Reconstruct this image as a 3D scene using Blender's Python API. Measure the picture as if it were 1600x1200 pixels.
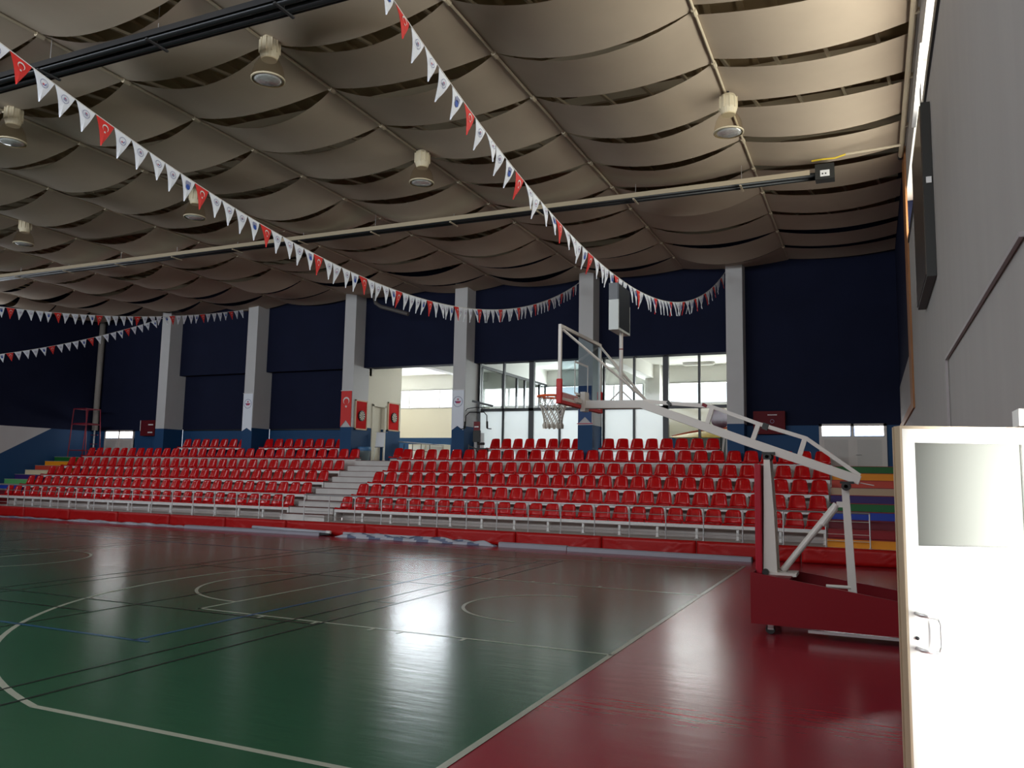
import bpy, math, random
from mathutils import Vector, Matrix
for o in list(bpy.data.objects): bpy.data.objects.remove(o)
C = bpy.context.scene.collection
scn = bpy.context.scene
R = random.Random(7)
PI = math.pi

# ---------------------------------------------------------------- camera, world, light, exposure
CAMZ = 1.897
yaw, pitch, roll = math.radians(24.150), math.radians(6.438), math.radians(1.0754)
fw = Vector((-math.sin(yaw)*math.cos(pitch), math.cos(yaw)*math.cos(pitch), math.sin(pitch)))
rt = Vector((math.cos(yaw), math.sin(yaw), 0)); up = rt.cross(fw)
r2 = rt*math.cos(roll)+up*math.sin(roll); u2 = up*math.cos(roll)-rt*math.sin(roll)
cd = bpy.data.cameras.new('camera'); cam = bpy.data.objects.new('camera', cd); C.objects.link(cam)
cam.matrix_world = Matrix(((r2.x, u2.x, -fw.x, 0), (r2.y, u2.y, -fw.y, 0), (r2.z, u2.z, -fw.z, CAMZ), (0, 0, 0, 1)))
cd.sensor_width = 36; cd.lens = 36*1253.77/1600; cd.clip_start = .05; cd.clip_end = 300
scn.camera = cam
scn.view_settings.view_transform = 'Standard'; scn.view_settings.look = 'None'
scn.view_settings.gamma = 1; scn.view_settings.use_curve_mapping = False
scn.view_settings.exposure = 0.0

w = bpy.data.worlds.new('world'); scn.world = w; w.use_nodes = True
bg = w.node_tree.nodes['Background']; bg.inputs[0].default_value = (.86, .93, 1, 1); bg.inputs[1].default_value = 2.2

def area(name, loc, d, sx, sy, power, col=(1, 1, 1), spread=180):
    l = bpy.data.lights.new(name, 'AREA'); l.shape = 'RECTANGLE'; l.size = sx; l.size_y = sy
    l.energy = power; l.color = col; l.spread = math.radians(spread)
    o = bpy.data.objects.new(name, l); C.objects.link(o); o.location = loc
    o.rotation_euler = Vector(d).to_track_quat('-Z', 'Y').to_euler()
    return o
# daylight through the windows (each lamp stands just outside its own window opening)
area('daylight_near_windows', (-16, -1.95, 6.6), (0, 1, -.12), 30, 1.9, 1650, (.88, .94, 1))
area('daylight_left_windows', (-33.1, 10, 7.3), (1, 0, -.1), 22, 1.2, 230, (.9, .95, 1))
area('daylight_right_window_a', (1.02, 9.1, 7.5), (-1, 0, .45), 6.4, .76, 300, (1, .95, .84))
area('daylight_right_window_b', (1.02, 15.35, 7.2), (-1, 0, .45), 5.2, .96, 170, (1, .95, .84))
area('daylight_back_rooms_left', (-19.5, 32.75, 5.32), (0, -1, -.05), 5.8, .84, 330, (.86, .93, 1))
area('daylight_back_rooms_mid', (-11.1, 32.75, 5.32), (0, -1, -.05), 5, .84, 330, (.97, 1, 1))
area('daylight_back_rooms_right', (-5.7, 32.75, 5.32), (0, -1, -.05), 3.6, .84, 210, (1, .98, .95))
area('daylight_doorway', (1.75, 3.0, 1.35), (-.62, .78, 0), .9, 2.3, 190, (1, .985, .93), 70)

# ---------------------------------------------------------------- materials
def S(c):
    f = lambda v: (v/255/12.92 if v/255 <= .04045 else ((v/255+.055)/1.055)**2.4)
    return tuple(f(v) for v in c)
MATS = {}
def mat(name, col, rough=.6, metal=0, trans=0, spec=.5, var=0, scale=6, bump=0, bscale=30, coat=0, alpha=1, emit=None, es=0, stretch=None):
    if name in MATS: return MATS[name]
    m = bpy.data.materials.new(name); m.use_nodes = True; nt = m.node_tree
    b = nt.nodes['Principled BSDF']
    b.inputs['Base Color'].default_value = (*col, 1); b.inputs['Roughness'].default_value = rough
    b.inputs['Metallic'].default_value = metal; b.inputs['Transmission Weight'].default_value = trans
    b.inputs['Specular IOR Level'].default_value = spec; b.inputs['Coat Weight'].default_value = coat
    b.inputs['Alpha'].default_value = alpha
    if emit: b.inputs['Emission Color'].default_value = (*emit, 1); b.inputs['Emission Strength'].default_value = es
    if var or bump:
        tc = nt.nodes.new('ShaderNodeTexCoord'); mp = nt.nodes.new('ShaderNodeMapping')
        nt.links.new(tc.outputs['Object'], mp.inputs[0])
        if stretch: mp.inputs['Scale'].default_value = stretch
    if var:
        n = nt.nodes.new('ShaderNodeTexNoise'); n.inputs['Scale'].default_value = scale; n.inputs['Detail'].default_value = 5
        nt.links.new(mp.outputs[0], n.inputs['Vector'])
        mx = nt.nodes.new('ShaderNodeMix'); mx.data_type = 'RGBA'
        mx.inputs[6].default_value = (*[c*(1-var) for c in col], 1); mx.inputs[7].default_value = (*[min(1, c*(1+var)) for c in col], 1)
        nt.links.new(n.outputs[0], mx.inputs[0]); nt.links.new(mx.outputs[2], b.inputs['Base Color'])
    if bump:
        n2 = nt.nodes.new('ShaderNodeTexNoise'); n2.inputs['Scale'].default_value = bscale; n2.inputs['Detail'].default_value = 3
        nt.links.new(mp.outputs[0], n2.inputs['Vector'])
        bp = nt.nodes.new('ShaderNodeBump'); bp.inputs['Strength'].default_value = bump; bp.inputs['Distance'].default_value = .02
        nt.links.new(n2.outputs[0], bp.inputs['Height']); nt.links.new(bp.outputs[0], b.inputs['Normal'])
    MATS[name] = m
    return m
def glassy(name, col, tr=.85, rough=.0, frost=False):
    if name in MATS: return MATS[name]
    m = bpy.data.materials.new(name); m.use_nodes = True; nt = m.node_tree
    for n in list(nt.nodes): nt.nodes.remove(n)
    out = nt.nodes.new('ShaderNodeOutputMaterial'); mx = nt.nodes.new('ShaderNodeMixShader')
    gl = nt.nodes.new('ShaderNodeBsdfGlossy'); gl.inputs['Roughness'].default_value = .05 if not frost else .25
    if frost:
        a = nt.nodes.new('ShaderNodeBsdfTranslucent'); a.inputs[0].default_value = (*col, 1)
        b = nt.nodes.new('ShaderNodeBsdfDiffuse'); b.inputs[0].default_value = (*col, 1)
        m2 = nt.nodes.new('ShaderNodeMixShader'); m2.inputs[0].default_value = .25
        nt.links.new(a.outputs[0], m2.inputs[1]); nt.links.new(b.outputs[0], m2.inputs[2]); src = m2
    else:
        src = nt.nodes.new('ShaderNodeBsdfTransparent'); src.inputs[0].default_value = (*[c*tr for c in col], 1)
    fr = nt.nodes.new('ShaderNodeFresnel'); fr.inputs[0].default_value = 1.4
    ge = nt.nodes.new('ShaderNodeNewGeometry'); ml = nt.nodes.new('ShaderNodeMath'); ml.operation = 'SUBTRACT'; ml.inputs[0].default_value = 1
    nt.links.new(ge.outputs['Backfacing'], ml.inputs[1]); mm = nt.nodes.new('ShaderNodeMath'); mm.operation = 'MULTIPLY'
    nt.links.new(fr.outputs[0], mm.inputs[0]); nt.links.new(ml.outputs[0], mm.inputs[1])
    nt.links.new(mm.outputs[0], mx.inputs[0]); nt.links.new(src.outputs[0], mx.inputs[1]); nt.links.new(gl.outputs[0], mx.inputs[2])
    nt.links.new(mx.outputs[0], out.inputs[0])
    MATS[name] = m
    return m
def floor_mat(name, col, rough):
    m = bpy.data.materials.new(name); m.use_nodes = True; nt = m.node_tree; b = nt.nodes['Principled BSDF']
    tc = nt.nodes.new('ShaderNodeTexCoord')
    def noise(scale, sc, det=3):
        mp = nt.nodes.new('ShaderNodeMapping'); mp.inputs['Scale'].default_value = sc
        nt.links.new(tc.outputs['Object'], mp.inputs[0])
        n = nt.nodes.new('ShaderNodeTexNoise'); n.inputs['Scale'].default_value = scale; n.inputs['Detail'].default_value = det
        nt.links.new(mp.outputs[0], n.inputs['Vector']); return n
    n = noise(.5, (1, 1, 1), 6)
    mx = nt.nodes.new('ShaderNodeMix'); mx.data_type = 'RGBA'
    mx.inputs[6].default_value = (*[c*.8 for c in col], 1); mx.inputs[7].default_value = (*[c*1.2 for c in col], 1)
    nt.links.new(n.outputs[0], mx.inputs[0]); nt.links.new(mx.outputs[2], b.inputs['Base Color'])
    n1 = noise(.9, (1, 1, 1), 4)
    mr = nt.nodes.new('ShaderNodeMapRange'); mr.inputs[3].default_value = rough-.02; mr.inputs[4].default_value = rough+.03
    nt.links.new(n1.outputs[0], mr.inputs[0]); nt.links.new(mr.outputs[0], b.inputs['Roughness'])
    n2 = noise(2.6, (.7, 3.2, 1), 3)
    bp = nt.nodes.new('ShaderNodeBump'); bp.inputs['Strength'].default_value = .5; bp.inputs['Distance'].default_value = .0035
    nt.links.new(n2.outputs[0], bp.inputs['Height']); nt.links.new(bp.outputs[0], b.inputs['Normal'])
    b.inputs['Specular IOR Level'].default_value = .5
    return m
M_fgreen = floor_mat('court_green', (.021, .09, .045), .21)
M_fred = floor_mat('court_red', (.25, .014, .025), .23)
M_line = mat('line_white', (.34, .36, .29), .3)
M_black = mat('line_black', (.01, .018, .014), .3)
M_blue = mat('line_blue', (.015, .08, .17), .3)
M_conc = mat('concrete_paint', (.58, .53, .50), .75, var=.12, scale=3, bump=.2, bscale=8)
M_wallw = mat('white_wall', (.33, .313, .30), .7, var=.08, scale=.8, stretch=(3, 3, .4), bump=.1, bscale=4)
M_pill = mat('pillar_white', (.56, .55, .55), .6, var=.05, scale=2)
M_dado = mat('dado_blue', (.014, .062, .16), .6, spec=.25)
M_navy = mat('navy_cladding', (.009, .012, .034), .8, spec=.15, var=.2, scale=1.2)
M_cream = mat('cream_wall', (.78, .73, .60), .7)
M_cream2 = mat('cream_white', (.80, .80, .76), .7)
M_red = mat('seat_red', (.56, .004, .006), .12, spec=.38)
M_white = mat('white_metal', (.78, .77, .76), .4)
M_steel = mat('stainless', (.68, .68, .68), .35, metal=.8)
M_pad = mat('red_pad', (.42, .006, .006), .42, spec=.3, bump=.35, bscale=7)
M_fab = mat('ceiling_fabric', (.43, .35, .268), .85, var=.08, scale=1.5)
M_roof = mat('roof_deck', (.42, .31, .17), .9)
M_rod = mat('cream_rod', (.55, .47, .34), .5)
M_dark = mat('dark_frame', (.012, .014, .018), .4)
M_hoopw = mat('hoop_white', (.58, .54, .50), .4)
M_hoopr = mat('hoop_red', (.17, .003, .008), .45, spec=.3)
M_grey = mat('grey_roll', (.34, .34, .40), .45)
M_glass = glassy('clear_glass', (.93, .97, .97))
M_frost = glassy('frosted_film', (.93, .98, 1), frost=True)

# ---------------------------------------------------------------- helpers
class MB:
    def __init__(s): s.v = []; s.f = []; s.m = []; s.mats = []
    def mi(s, m):
        if m not in s.mats: s.mats.append(m)
        return s.mats.index(m)
    def add(s, vs, fs, m):
        k = len(s.v); i = s.mi(m)
        s.v += [tuple(v) for v in vs]; s.f += [tuple(a+k for a in f) for f in fs]; s.m += [i]*len(fs)
        return s
    def box(s, x0, x1, y0, y1, z0, z1, m, mf=None):
        vs = [(x, y, z) for z in (z0, z1) for y in (y0, y1) for x in (x0, x1)]
        fs = [(0, 2, 3, 1), (4, 5, 7, 6), (0, 1, 5, 4), (2, 6, 7, 3), (0, 4, 6, 2), (1, 3, 7, 5)]
        return s.add(vs, fs, m)
    def bar(s, a, b, w, h, m, upv=(0, 0, 1)):
        a = Vector(a); b = Vector(b); d = (b-a).normalized(); u = Vector(upv)
        if abs(d.dot(u)) > .98: u = Vector((0, 1, 0))
        r = d.cross(u).normalized(); u = r.cross(d)
        vs = [p+r*sx*w/2+u*sy*h/2 for p in (a, b) for sx, sy in ((-1, -1), (1, -1), (1, 1), (-1, 1))]
        return s.add(vs, [(0, 1, 2, 3), (7, 6, 5, 4), (0, 4, 5, 1), (1, 5, 6, 2), (2, 6, 7, 3), (3, 7, 4, 0)], m)
    def tube(s, pts, r, m, n=8, cap=True):
        pts = [Vector(p) for p in pts]; rr = r if isinstance(r, (list, tuple)) else [r]*len(pts)
        vs = []; prev = None
        for i, p in enumerate(pts):
            d = (pts[min(i+1, len(pts)-1)]-pts[max(i-1, 0)]).normalized()
            if prev is None:
                u = Vector((0, 0, 1)) if abs(d.z) < .9 else Vector((1, 0, 0)); a = d.cross(u).normalized()
            else: a = (prev-d*prev.dot(d)).normalized()
            prev = a; b = d.cross(a)
            vs += [p+(a*math.cos(2*PI*k/n)+b*math.sin(2*PI*k/n))*rr[i] for k in range(n)]
        fs = [(i*n+k, i*n+(k+1) % n, (i+1)*n+(k+1) % n, (i+1)*n+k) for i in range(len(pts)-1) for k in range(n)]
        if cap: fs += [tuple(range(n-1, -1, -1)), tuple((len(pts)-1)*n+k for k in range(n))]
        return s.add(vs, fs, m)
    def lathe(s, prof, c, m, n=24, axis='z'):
        vs = []
        for r, h in prof:
            for k in range(n):
                a = 2*PI*k/n; p = (r*math.cos(a), r*math.sin(a), h)
                if axis == 'x': p = (p[2], p[0], p[1])
                if axis == 'y': p = (p[0], p[2], p[1])
                vs.append((p[0]+c[0], p[1]+c[1], p[2]+c[2]))
        fs = [(i*n+k, i*n+(k+1) % n, (i+1)*n+(k+1) % n, (i+1)*n+k) for i in range(len(prof)-1) for k in range(n)]
        return s.add(vs, fs, m)
    def prism(s, poly, a, b, m, axis='y'):
        # poly: 2D points; axis 'y' -> (x,z) extruded y a..b ; 'x' -> (y,z); 'z' -> (x,y)
        f = {'y': lambda p, t: (p[0], t, p[1]), 'x': lambda p, t: (t, p[0], p[1]), 'z': lambda p, t: (p[0], p[1], t)}[axis]
        n = len(poly); vs = [f(p, a) for p in poly]+[f(p, b) for p in poly]
        fs = [tuple(range(n)), tuple(range(2*n-1, n-1, -1))]+[(k, k+n, (k+1) % n+n, (k+1) % n) for k in range(n)]
        return s.add(vs, fs, m)
    def ring(s, cx, cy, z, r0, r1, a0, a1, m, n=48):
        vs = []
        for i in range(n+1):
            a = a0+(a1-a0)*i/n
            vs += [(cx+r0*math.cos(a), cy+r0*math.sin(a), z), (cx+r1*math.cos(a), cy+r1*math.sin(a), z)]
        return s.add(vs, [(2*i, 2*i+1, 2*i+3, 2*i+2) for i in range(n)], m)
    def rect(s, x0, x1, y0, y1, z, m): return s.add([(x0, y0, z), (x1, y0, z), (x1, y1, z), (x0, y1, z)], [(0, 1, 2, 3)], m)
    def build(s, name, parent=None, smooth=False, bevel=0, label=None):
        me = bpy.data.meshes.new(name); me.from_pydata(s.v, [], s.f)
        for m in s.mats: me.materials.append(m)
        me.polygons.foreach_set('material_index', s.m)
        import bmesh
        b = bmesh.new(); b.from_mesh(me); bmesh.ops.recalc_face_normals(b, faces=b.faces); b.to_mesh(me); b.free()
        if smooth: me.shade_smooth() if hasattr(me, 'shade_smooth') else [setattr(p, 'use_smooth', True) for p in me.polygons]
        o = bpy.data.objects.new(name, me); C.objects.link(o)
        if parent: 
            o.parent = parent
            o.matrix_parent_inverse = Matrix.Translation(-Vector(parent_world(parent)))
        if bevel:
            bv = o.modifiers.new('bevel', 'BEVEL'); bv.width = bevel; bv.segments = 2; bv.limit_method = 'ANGLE'; bv.angle_limit = math.radians(40)
        if label: o['label'] = label
        return o
def parent_world(p):
    l = Vector((0, 0, 0))
    while p is not None:
        l += Vector(p.location)
        if p.parent is not None: l += p.matrix_parent_inverse.translation
        p = p.parent
    return l
def tag(o, label, cat, group=None, kind=None):
    o['label'] = label; o['category'] = cat
    if group: o['group'] = group
    if kind: o['kind'] = kind
    return o
def thing(name, label, cat, loc, group=None):
    o = bpy.data.objects.new(name, None); C.objects.link(o); o.location = loc; o.empty_display_size = .1
    return tag(o, label, cat, group)
def struct(o): o['kind'] = 'structure'; return o
ORD = 'first second third fourth fifth sixth seventh eighth ninth tenth eleventh twelfth thirteenth fourteenth fifteenth sixteenth seventeenth eighteenth nineteenth twentieth'.split()
def ordw(n):
    if n <= 20: return ORD[n-1]
    return 'twenty-'+ORD[n-21] if n < 30 else 'thirtieth'

XL, XR, YN, YF = -32.7, .8, -1.6, 26.0
ROOF = 9.7
E = -2.57            # court end line
YC = 11.0
PX = [-27.7, -22.95, -18.2, -13.46, -8.77, -3.98]   # pillars, left faces

# ---------------------------------------------------------------- floor with its painted courts
f = MB()
f.box(XL-.1, XR+.1, YN-.1, 20.1, -.2, 0, M_fred)
f.rect(E-28, E, 2.3, YC+7.47, .002, M_fgreen)
L = lambda x0, x1, y0, y1, m=M_line, z=.004: f.rect(min(x0, x1), max(x0, x1), min(y0, y1), max(y0, y1), z, m)
L(E-.06, E, 2.3, YC+7.47); L(E-28, E-27.95, YC-7.4, YC+7.47)
L(E-28, E, YC+7.42, YC+7.47); L(E-28, E, 2.3, 2.35); L(E-14.02, E-13.97, YC-7.4, YC+7.45)
f.ring(E-14, YC, .0042, 1.78, 1.83, 0, 2*PI, M_line, 64)
for sgn, ex in ((-1, E), (1, E-28)):
    X = lambda d: ex+sgn*d
    L(X(0), X(5.87), YC-2.5, YC-2.45); L(X(0), X(5.87), YC+2.45, YC+2.5); L(X(5.82), X(5.87), YC-2.5, YC+2.5)
    base = PI if sgn < 0 else 0
    f.ring(X(5.87), YC, .0042, 1.77, 1.82, base-PI/2, base+PI/2, M_line)
    f.ring(X(1.72), YC, .0042, 1.2, 1.25, base-PI/2, base+PI/2, M_line)
    f.ring(X(1.65), YC, .0042, 6.74, 6.80, base-1.285, base+1.285, M_line, 64)
    xt = 1.65+6.77*math.cos(1.285)
    L(X(0), X(xt), YC-6.53, YC-6.47); L(X(0), X(xt), YC+6.47, YC+6.53)
    for d in (1.75, 2.6, 3.0, 3.85, 4.7):
        L(X(d), X(d+.05), YC-2.62, YC-2.5); L(X(d), X(d+.05), YC+2.5, YC+2.62)
# badminton lines (black) and the blue court
BK = .0052
for xo in (0, 10.5, 20.5):
    for x in (-6.36, -6.80, -9.42, -12.0, -12.42): L(x-xo-.018, x-xo+.018, 3.7 if x != -9.42 else 3.7, 17.15, M_black, BK)
    for y in (3.72, 4.4, 8.36, 12.3, 16.4, 17.13): L(-12.43-xo, -6.35-xo, y-.018, y+.018, M_black, BK+.0002)
    L(-6.85-xo, -6.36-xo, 10.25, 10.29, M_black, BK+.0003)
L(-16, -9.43, 7.64, 7.68, M_black, BK)
L(-7.52, -7.46, 6.63, 15.6, M_blue, .0047); L(-25.5, -7.28, 6.62, 6.68, M_blue, .0047); L(-25.5, -7.28, 15.6, 15.66, M_blue, .0047); L(-25.5, -25.44, 6.62, 15.6, M_blue, .0047)
struct(f.build('floor'))

# ---------------------------------------------------------------- walls
def wall(name, boxes):
    b = MB()
    for bx in boxes: b.box(*bx)
    return struct(b.build(name))
DY0, DY1, DZ = 3.95, 4.88, 2.3                        # doorway in the right wall
T = XR+.25
wall('wall_right', [
    (XR, T, YN, DY0, -.2, 6.4, M_wallw), (XR, T, DY0, DY1, DZ, 6.4, M_wallw), (XR, T, DY1, 17.4, -.2, 6.4, M_wallw),
    (XR, T, YN, 5.7, 6.4, ROOF, M_wallw), (XR, T, 5.7, 12.35, 6.4, 7.1, M_wallw), (XR, T, 5.7, 12.35, 7.93, ROOF, M_wallw),
    (XR, T, 12.35, 12.7, 6.4, ROOF, M_wallw), (XR, T, 12.7, 17.4, 6.4, 6.7, M_wallw), (XR, T, 12.7, 17.4, 7.72, ROOF, M_wallw),
    (XR, T, 17.4, 18.1, 6.4, 6.7, M_wallw), (XR, T, 17.4, 18.1, 7.72, ROOF, M_wallw),
    (XR, T, 17.4, YF, -.2, 4.6, M_wallw), (XR, T, 17.4, YF, 4.6, 6.4, M_navy), (XR, T, 18.1, YF, 6.4, ROOF, M_navy)])  # whitish lower end stands in for light falling on the blue wall
wall('wall_near', [(XL-.2, T, YN-.2, YN, -.2, 5.6, M_wallw), (XL-.2, T, YN-.2, YN, 7.6, ROOF, M_wallw), (XL-.2, -31, YN-.2, YN, 5.6, 7.6, M_wallw), (-1, T, YN-.2, YN, 5.6, 7.6, M_wallw)])
b = MB()
for z0, z1, m in ((-.2, 3.52, M_dado), (3.52, 6.7, M_navy)): b.box(XL-.2, XL, YN, YF, z0, z1, m)
b.box(XL-.2, XL, YN, YF, 7.9, ROOF, M_navy); b.box(XL-.2, XL, YN, -1, 6.7, 7.9, M_navy); b.box(XL-.2, XL, 21, YF, 6.7, 7.9, M_navy)
b.add([(XL+.004, 23.81, 3.52), (XL+.004, 16.5, 3.52), (XL+.004, 16.5, -.2), (XL+.004, 17.2, .0)], [(0, 1, 2, 3)], M_pill)
struct(b.build('wall_left'))
# far wall: end bays, cladding and dado between the pillars
b = MB()
b.box(XL-.2, PX[0], YF, YF+.2, 1, 3.52, M_dado); b.box(XL-.2, PX[0], YF, YF+.2, 3.52, ROOF, M_navy)
struct(b.build('wall_back_left'))
b = MB()
b.box(PX[5]+.5, T, 25.5, 25.7, 1, 3.52, M_dado); b.box(PX[5]+.5, T, 25.5, 25.7, 3.52, ROOF, M_navy)
struct(b.build('wall_back_right'))
b = MB()
for i in (0, 1):
    b.box(PX[i]+.5, PX[i+1], 25.93, 26.1, 2, 3.52, M_dado); b.box(PX[i]+.5, PX[i+1], 25.9, 26.1, 3.56, 5.95, M_navy)
    b.box(PX[i]+.5, PX[i+1], 25.93, 26.1, 3.50, 3.58, M_dark)
struct(b.build('wall_back_lower'))
b = MB()
for i in range(5):
    b.box(PX[i]+.5, PX[i+1], 25.55, 25.85, 5.86, 8.62, M_navy)
struct(b.build('wall_back_upper'))
b = MB(); b.box(XL-.2, T, 26.1, 26.3, 5.9, ROOF, M_navy); struct(b.build('wall_back'))
names = ['behind the left half of the left seating', 'with white banner beside the umpire chair side seats', 'carrying the red flag', 'left of the multi gym', 'behind the backboard', 'right of the glazed gym, behind the hoop arm']
for i, x in enumerate(PX):
    b = MB(); b.box(x, x+.5, 24.9, 25.92, 2.3, 3.55, M_dado); b.box(x, x+.5, 24.9, 25.92, 3.55, 8.66, M_pill)
    o = b.build('pillar')
    tag(o, ['pale grey square pillar with blue base, farthest left, no banner on it',
            'pale pillar with blue base and a white emblem banner, between two navy bays',
            'pale pillar with blue base carrying the red crescent flag banner',
            'pale pillar with blue base and round emblem, beside the multi gym',
            'pale pillar with blue base seen behind the backboard',
            'pale pillar with blue base right of the glazed rooms, behind the hoop arm'][i], 'pillar')
# ---------------------------------------------------------------- rooms behind
wall('floor_platform', [(-29.7, -1.5, 24.15, 33, 0, 2.3, M_conc), (-31.0, -29.7, 24.15, 24.75, 1.6, 2.3, M_conc), (-1.5, -1.05, 24.15, 24.75, 1.6, 2.3, M_conc),
                    (XL, -29.7, 24.15, YF, 0, 1.6, M_conc), (-1.5, XR, 24.15, 25.5, 0, 1.6, M_conc)])
# room side wall with doorway
b = MB()
for y0, y1 in ((25.92, 26.28), (27.1, 28.3)):
    b.box(-17.95, -17.7, y0, y1, 2.3, 3.58, M_dado); b.box(-17.95, -17.7, y0, y1, 3.58, 6.45, M_cream)
b.box(-17.95, -17.7, 26.28, 27.1, 4.47, 6.45, M_cream)
b.box(-21.5, -17.95, 28.1, 28.3, 2.3, 6.45, M_cream); b.box(-18.2, -17.7, 25.95, 26.1, 5.6, 6.45, M_cream)
struct(b.build('wall_room_left'))
b = MB()
for x0, x1 in ((-22.5, -21.5),): b.box(x0, x1, 28, 33, 2.3, 6.45, M_cream)
segs = [(-21.5, -16.6), (-13.6, -8.6), (-7.5, -3.9)]
b.box(-22.5, XR, 32.5, 32.7, 2.3, 3.52, M_dado); b.box(-22.5, XR, 32.5, 32.7, 3.52, 4.9, M_cream); b.box(-22.5, XR, 32.5, 32.7, 5.76, 6.45, M_cream2)
xs = [-22.5]+[v for s_ in segs for v in s_]+[-3.3]
for k in range(0, len(xs), 2): b.box(xs[k], xs[k+1], 32.5, 32.7, 4.9, 5.76, M_cream2)
b.box(-3.48, -3.3, 25.9, 32.5, 2.3, 6.45, M_cream2)
b.box(-8.35, -7.75, 31.9, 32.5, 2.3, 6.45, M_cream2)
struct(b.build('wall_room_back'))
b = MB(); b.box(-22.5, -3.3, 25.9, 32.8, 6.45, 6.6, M_cream2)
b.box(-16.2, -15.8, 26, 32.5, 6.05, 6.45, M_cream2)
b.box(-8.5, -8.0, 26, 32.5, 5.9, 6.45, M_cream2)
struct(b.build('ceiling_room'))
b = MB()
for x0, x1, n in ((-21.5, -16.6, 3), (-13.6, -8.6, 4), (-7.5, -3.9, 3)):
    b.box(x0, x1, 32.5, 32.6, 4.88, 4.94, M_white); b.box(x0, x1, 32.5, 32.6, 5.72, 5.78, M_white)
    for k in range(n+1):
        x = x0+(x1-x0)*k/n; b.box(x-.03, x+.03, 32.5, 32.6, 4.94, 5.72, M_white)
struct(b.build('window_room'))
# glazed partition between the rooms (runs away from the hall)
b = MB()
for y in (26.1, 28.0, 29.3, 30.1, 30.9, 31.7, 32.4): b.box(-12.97, -12.88, y-.05, y+.05, 2.3, 5.8, M_dark)
b.box(-12.97, -12.88, 26, 32.5, 5.75, 5.85, M_dark); b.box(-12.97, -12.88, 26, 32.5, 4.2, 4.3, M_cream2)
b.box(-12.95, -12.90, 26, 32.5, 2.3, 4.2, M_cream2); b.box(-12.97, -12.88, 26, 32.5, 5.85, 6.45, M_cream2)
b.box(-12.93, -12.92, 26, 32.5, 4.3, 5.75, M_glass)
struct(b.build('window_partition'))
# glazing to the hall, two bays
def glazing(n, x0, x1, mull, thick, clear_from=None):
    b = MB(); y = 25.86
    for x in mull: b.box(x-.035, x+.035, y, y+.12, 2.3, 5.9, M_dark)
    for x in thick: b.box(x-.09, x+.09, y, y+.14, 2.3, 5.9, M_dark)
    b.box(x0, x1, y, y+.12, 4.13, 4.23, M_dark); b.box(x0, x1, y, y+.12, 2.3, 2.4, M_dark)
    o = struct(b.build('window_%d' % n))
    g = MB(); g.box(x0, x1, y+.05, y+.06, 4.23, 5.9, M_glass)
    cf = clear_from or x1
    if clear_from: g.box(cf, x1, y+.05, y+.06, 2.4, 4.13, M_glass)
    g.build('pane', o); g = MB(); g.box(x0, cf, y+.05, y+.06, 2.4, 4.13, M_frost); g.build('frosted_pane', o, label='frosted lower pane')
glazing(1, PX[3]+.5, PX[4], [-12.9, -11.93, -9.78, -8.83], [-10.85])
glazing(2, PX[4]+.5, PX[5], [-8.2, -7.15, -5.0, -4.03], [-6.09], -6.05)

# ---------------------------------------------------------------- right wall fittings
def win(n, y0, y1, z0, z1, nd):
    b = MB()
    for k in range(nd+1):
        y = y0+(y1-y0)*k/nd; b.box(XR+.16, XR+.2, max(y0, y-.03), min(y1, y+.03), z0, z1, M_white)
    b.box(XR+.16, XR+.2, y0, y1, z0, z0+.05, M_white); b.box(XR+.16, XR+.2, y0, y1, z1-.05, z1, M_white)
    o = struct(b.build('window_%d' % n)); g = MB(); g.box(XR+.175, XR+.18, y0, y1, z0, z1, M_glass); g.build('pane', o)
win(3, 5.7, 12.35, 7.1, 7.93, 5); win(4, 12.7, 18.1, 6.7, 7.72, 4)
b = MB(); b.box(XR-.03, XR, 5.6, 12.45, 6.95, 7.1, M_dark); b.box(XR-.02, XR, 12.6, 18.2, 6.6, 6.7, M_dark)
b.bar((XR-.02, 11.5, 7.75), (XR-.10, 12.6, 7.05), .05, .03, M_white)
struct(b.build('trim_1'))
M_or = mat('brown_wood', (.30, .12, .035), .6, var=.2, scale=3)
b = MB(); b.box(XR-.035, XR, 17.3, 18.3, 3.33, 8.6, M_or); b.box(XR-.035, XR, 18.3, 25.5, 3.33, 3.5, M_or); struct(b.build('trim_2'))
M_sb = mat('board_black', (.012, .012, .010), .5); M_sbf = mat('board_face', (.05, .035, .024), .3, var=.5, scale=2, stretch=(1, 6, .3))
t = thing('scoreboard', 'large dark box scoreboard high on the white right wall', 'scoreboard', (.74, 12, 5.5))
b = MB(); b.box(.69, .795, 10.9, 13.05, 4.42, 6.66, M_sb); b.build('casing', t)
b = MB(); b.box(.678, .69, 10.93, 13.02, 4.45, 6.63, M_sbf); b.build('display_face', t, label='dull brownish reflecting front')
b = MB(); b.box(.72, .78, 10.88, 10.9, 5.6, 5.68, M_white); b.build('tag', t, label='small white sticker')
b = MB(); b.bar((XR-.02, 5.0, 3.25), (XR-.02, 9.9, 3.25), .024, .03, mat('trunk_grey', (.33, .3, .3), .5)); b.bar((XR-.02, 9.9, 3.26), (XR-.02, 9.9, 2.0), .024, .03, MATS['trunk_grey'])
tag(b.build('cable_trunking'), 'thin grey cable trunking bending down the white right wall', 'cable trunking')
b = MB(); b.tube([(.72, YN, 8.5), (.72, 17.6, 8.5)], .045, M_rod, 10); b.tube([(.72, 17.55, 8.5), (.72, 17.65, 8.5)], .055, M_dark, 10)
for y in range(0, 17, 2): b.box(.72, .8, y-.02, y+.02, 8.46, 8.54, M_rod)
tag(b.build('ceiling_pipe'), 'beige pipe running under the ceiling along the right wall', 'pipe')
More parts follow.
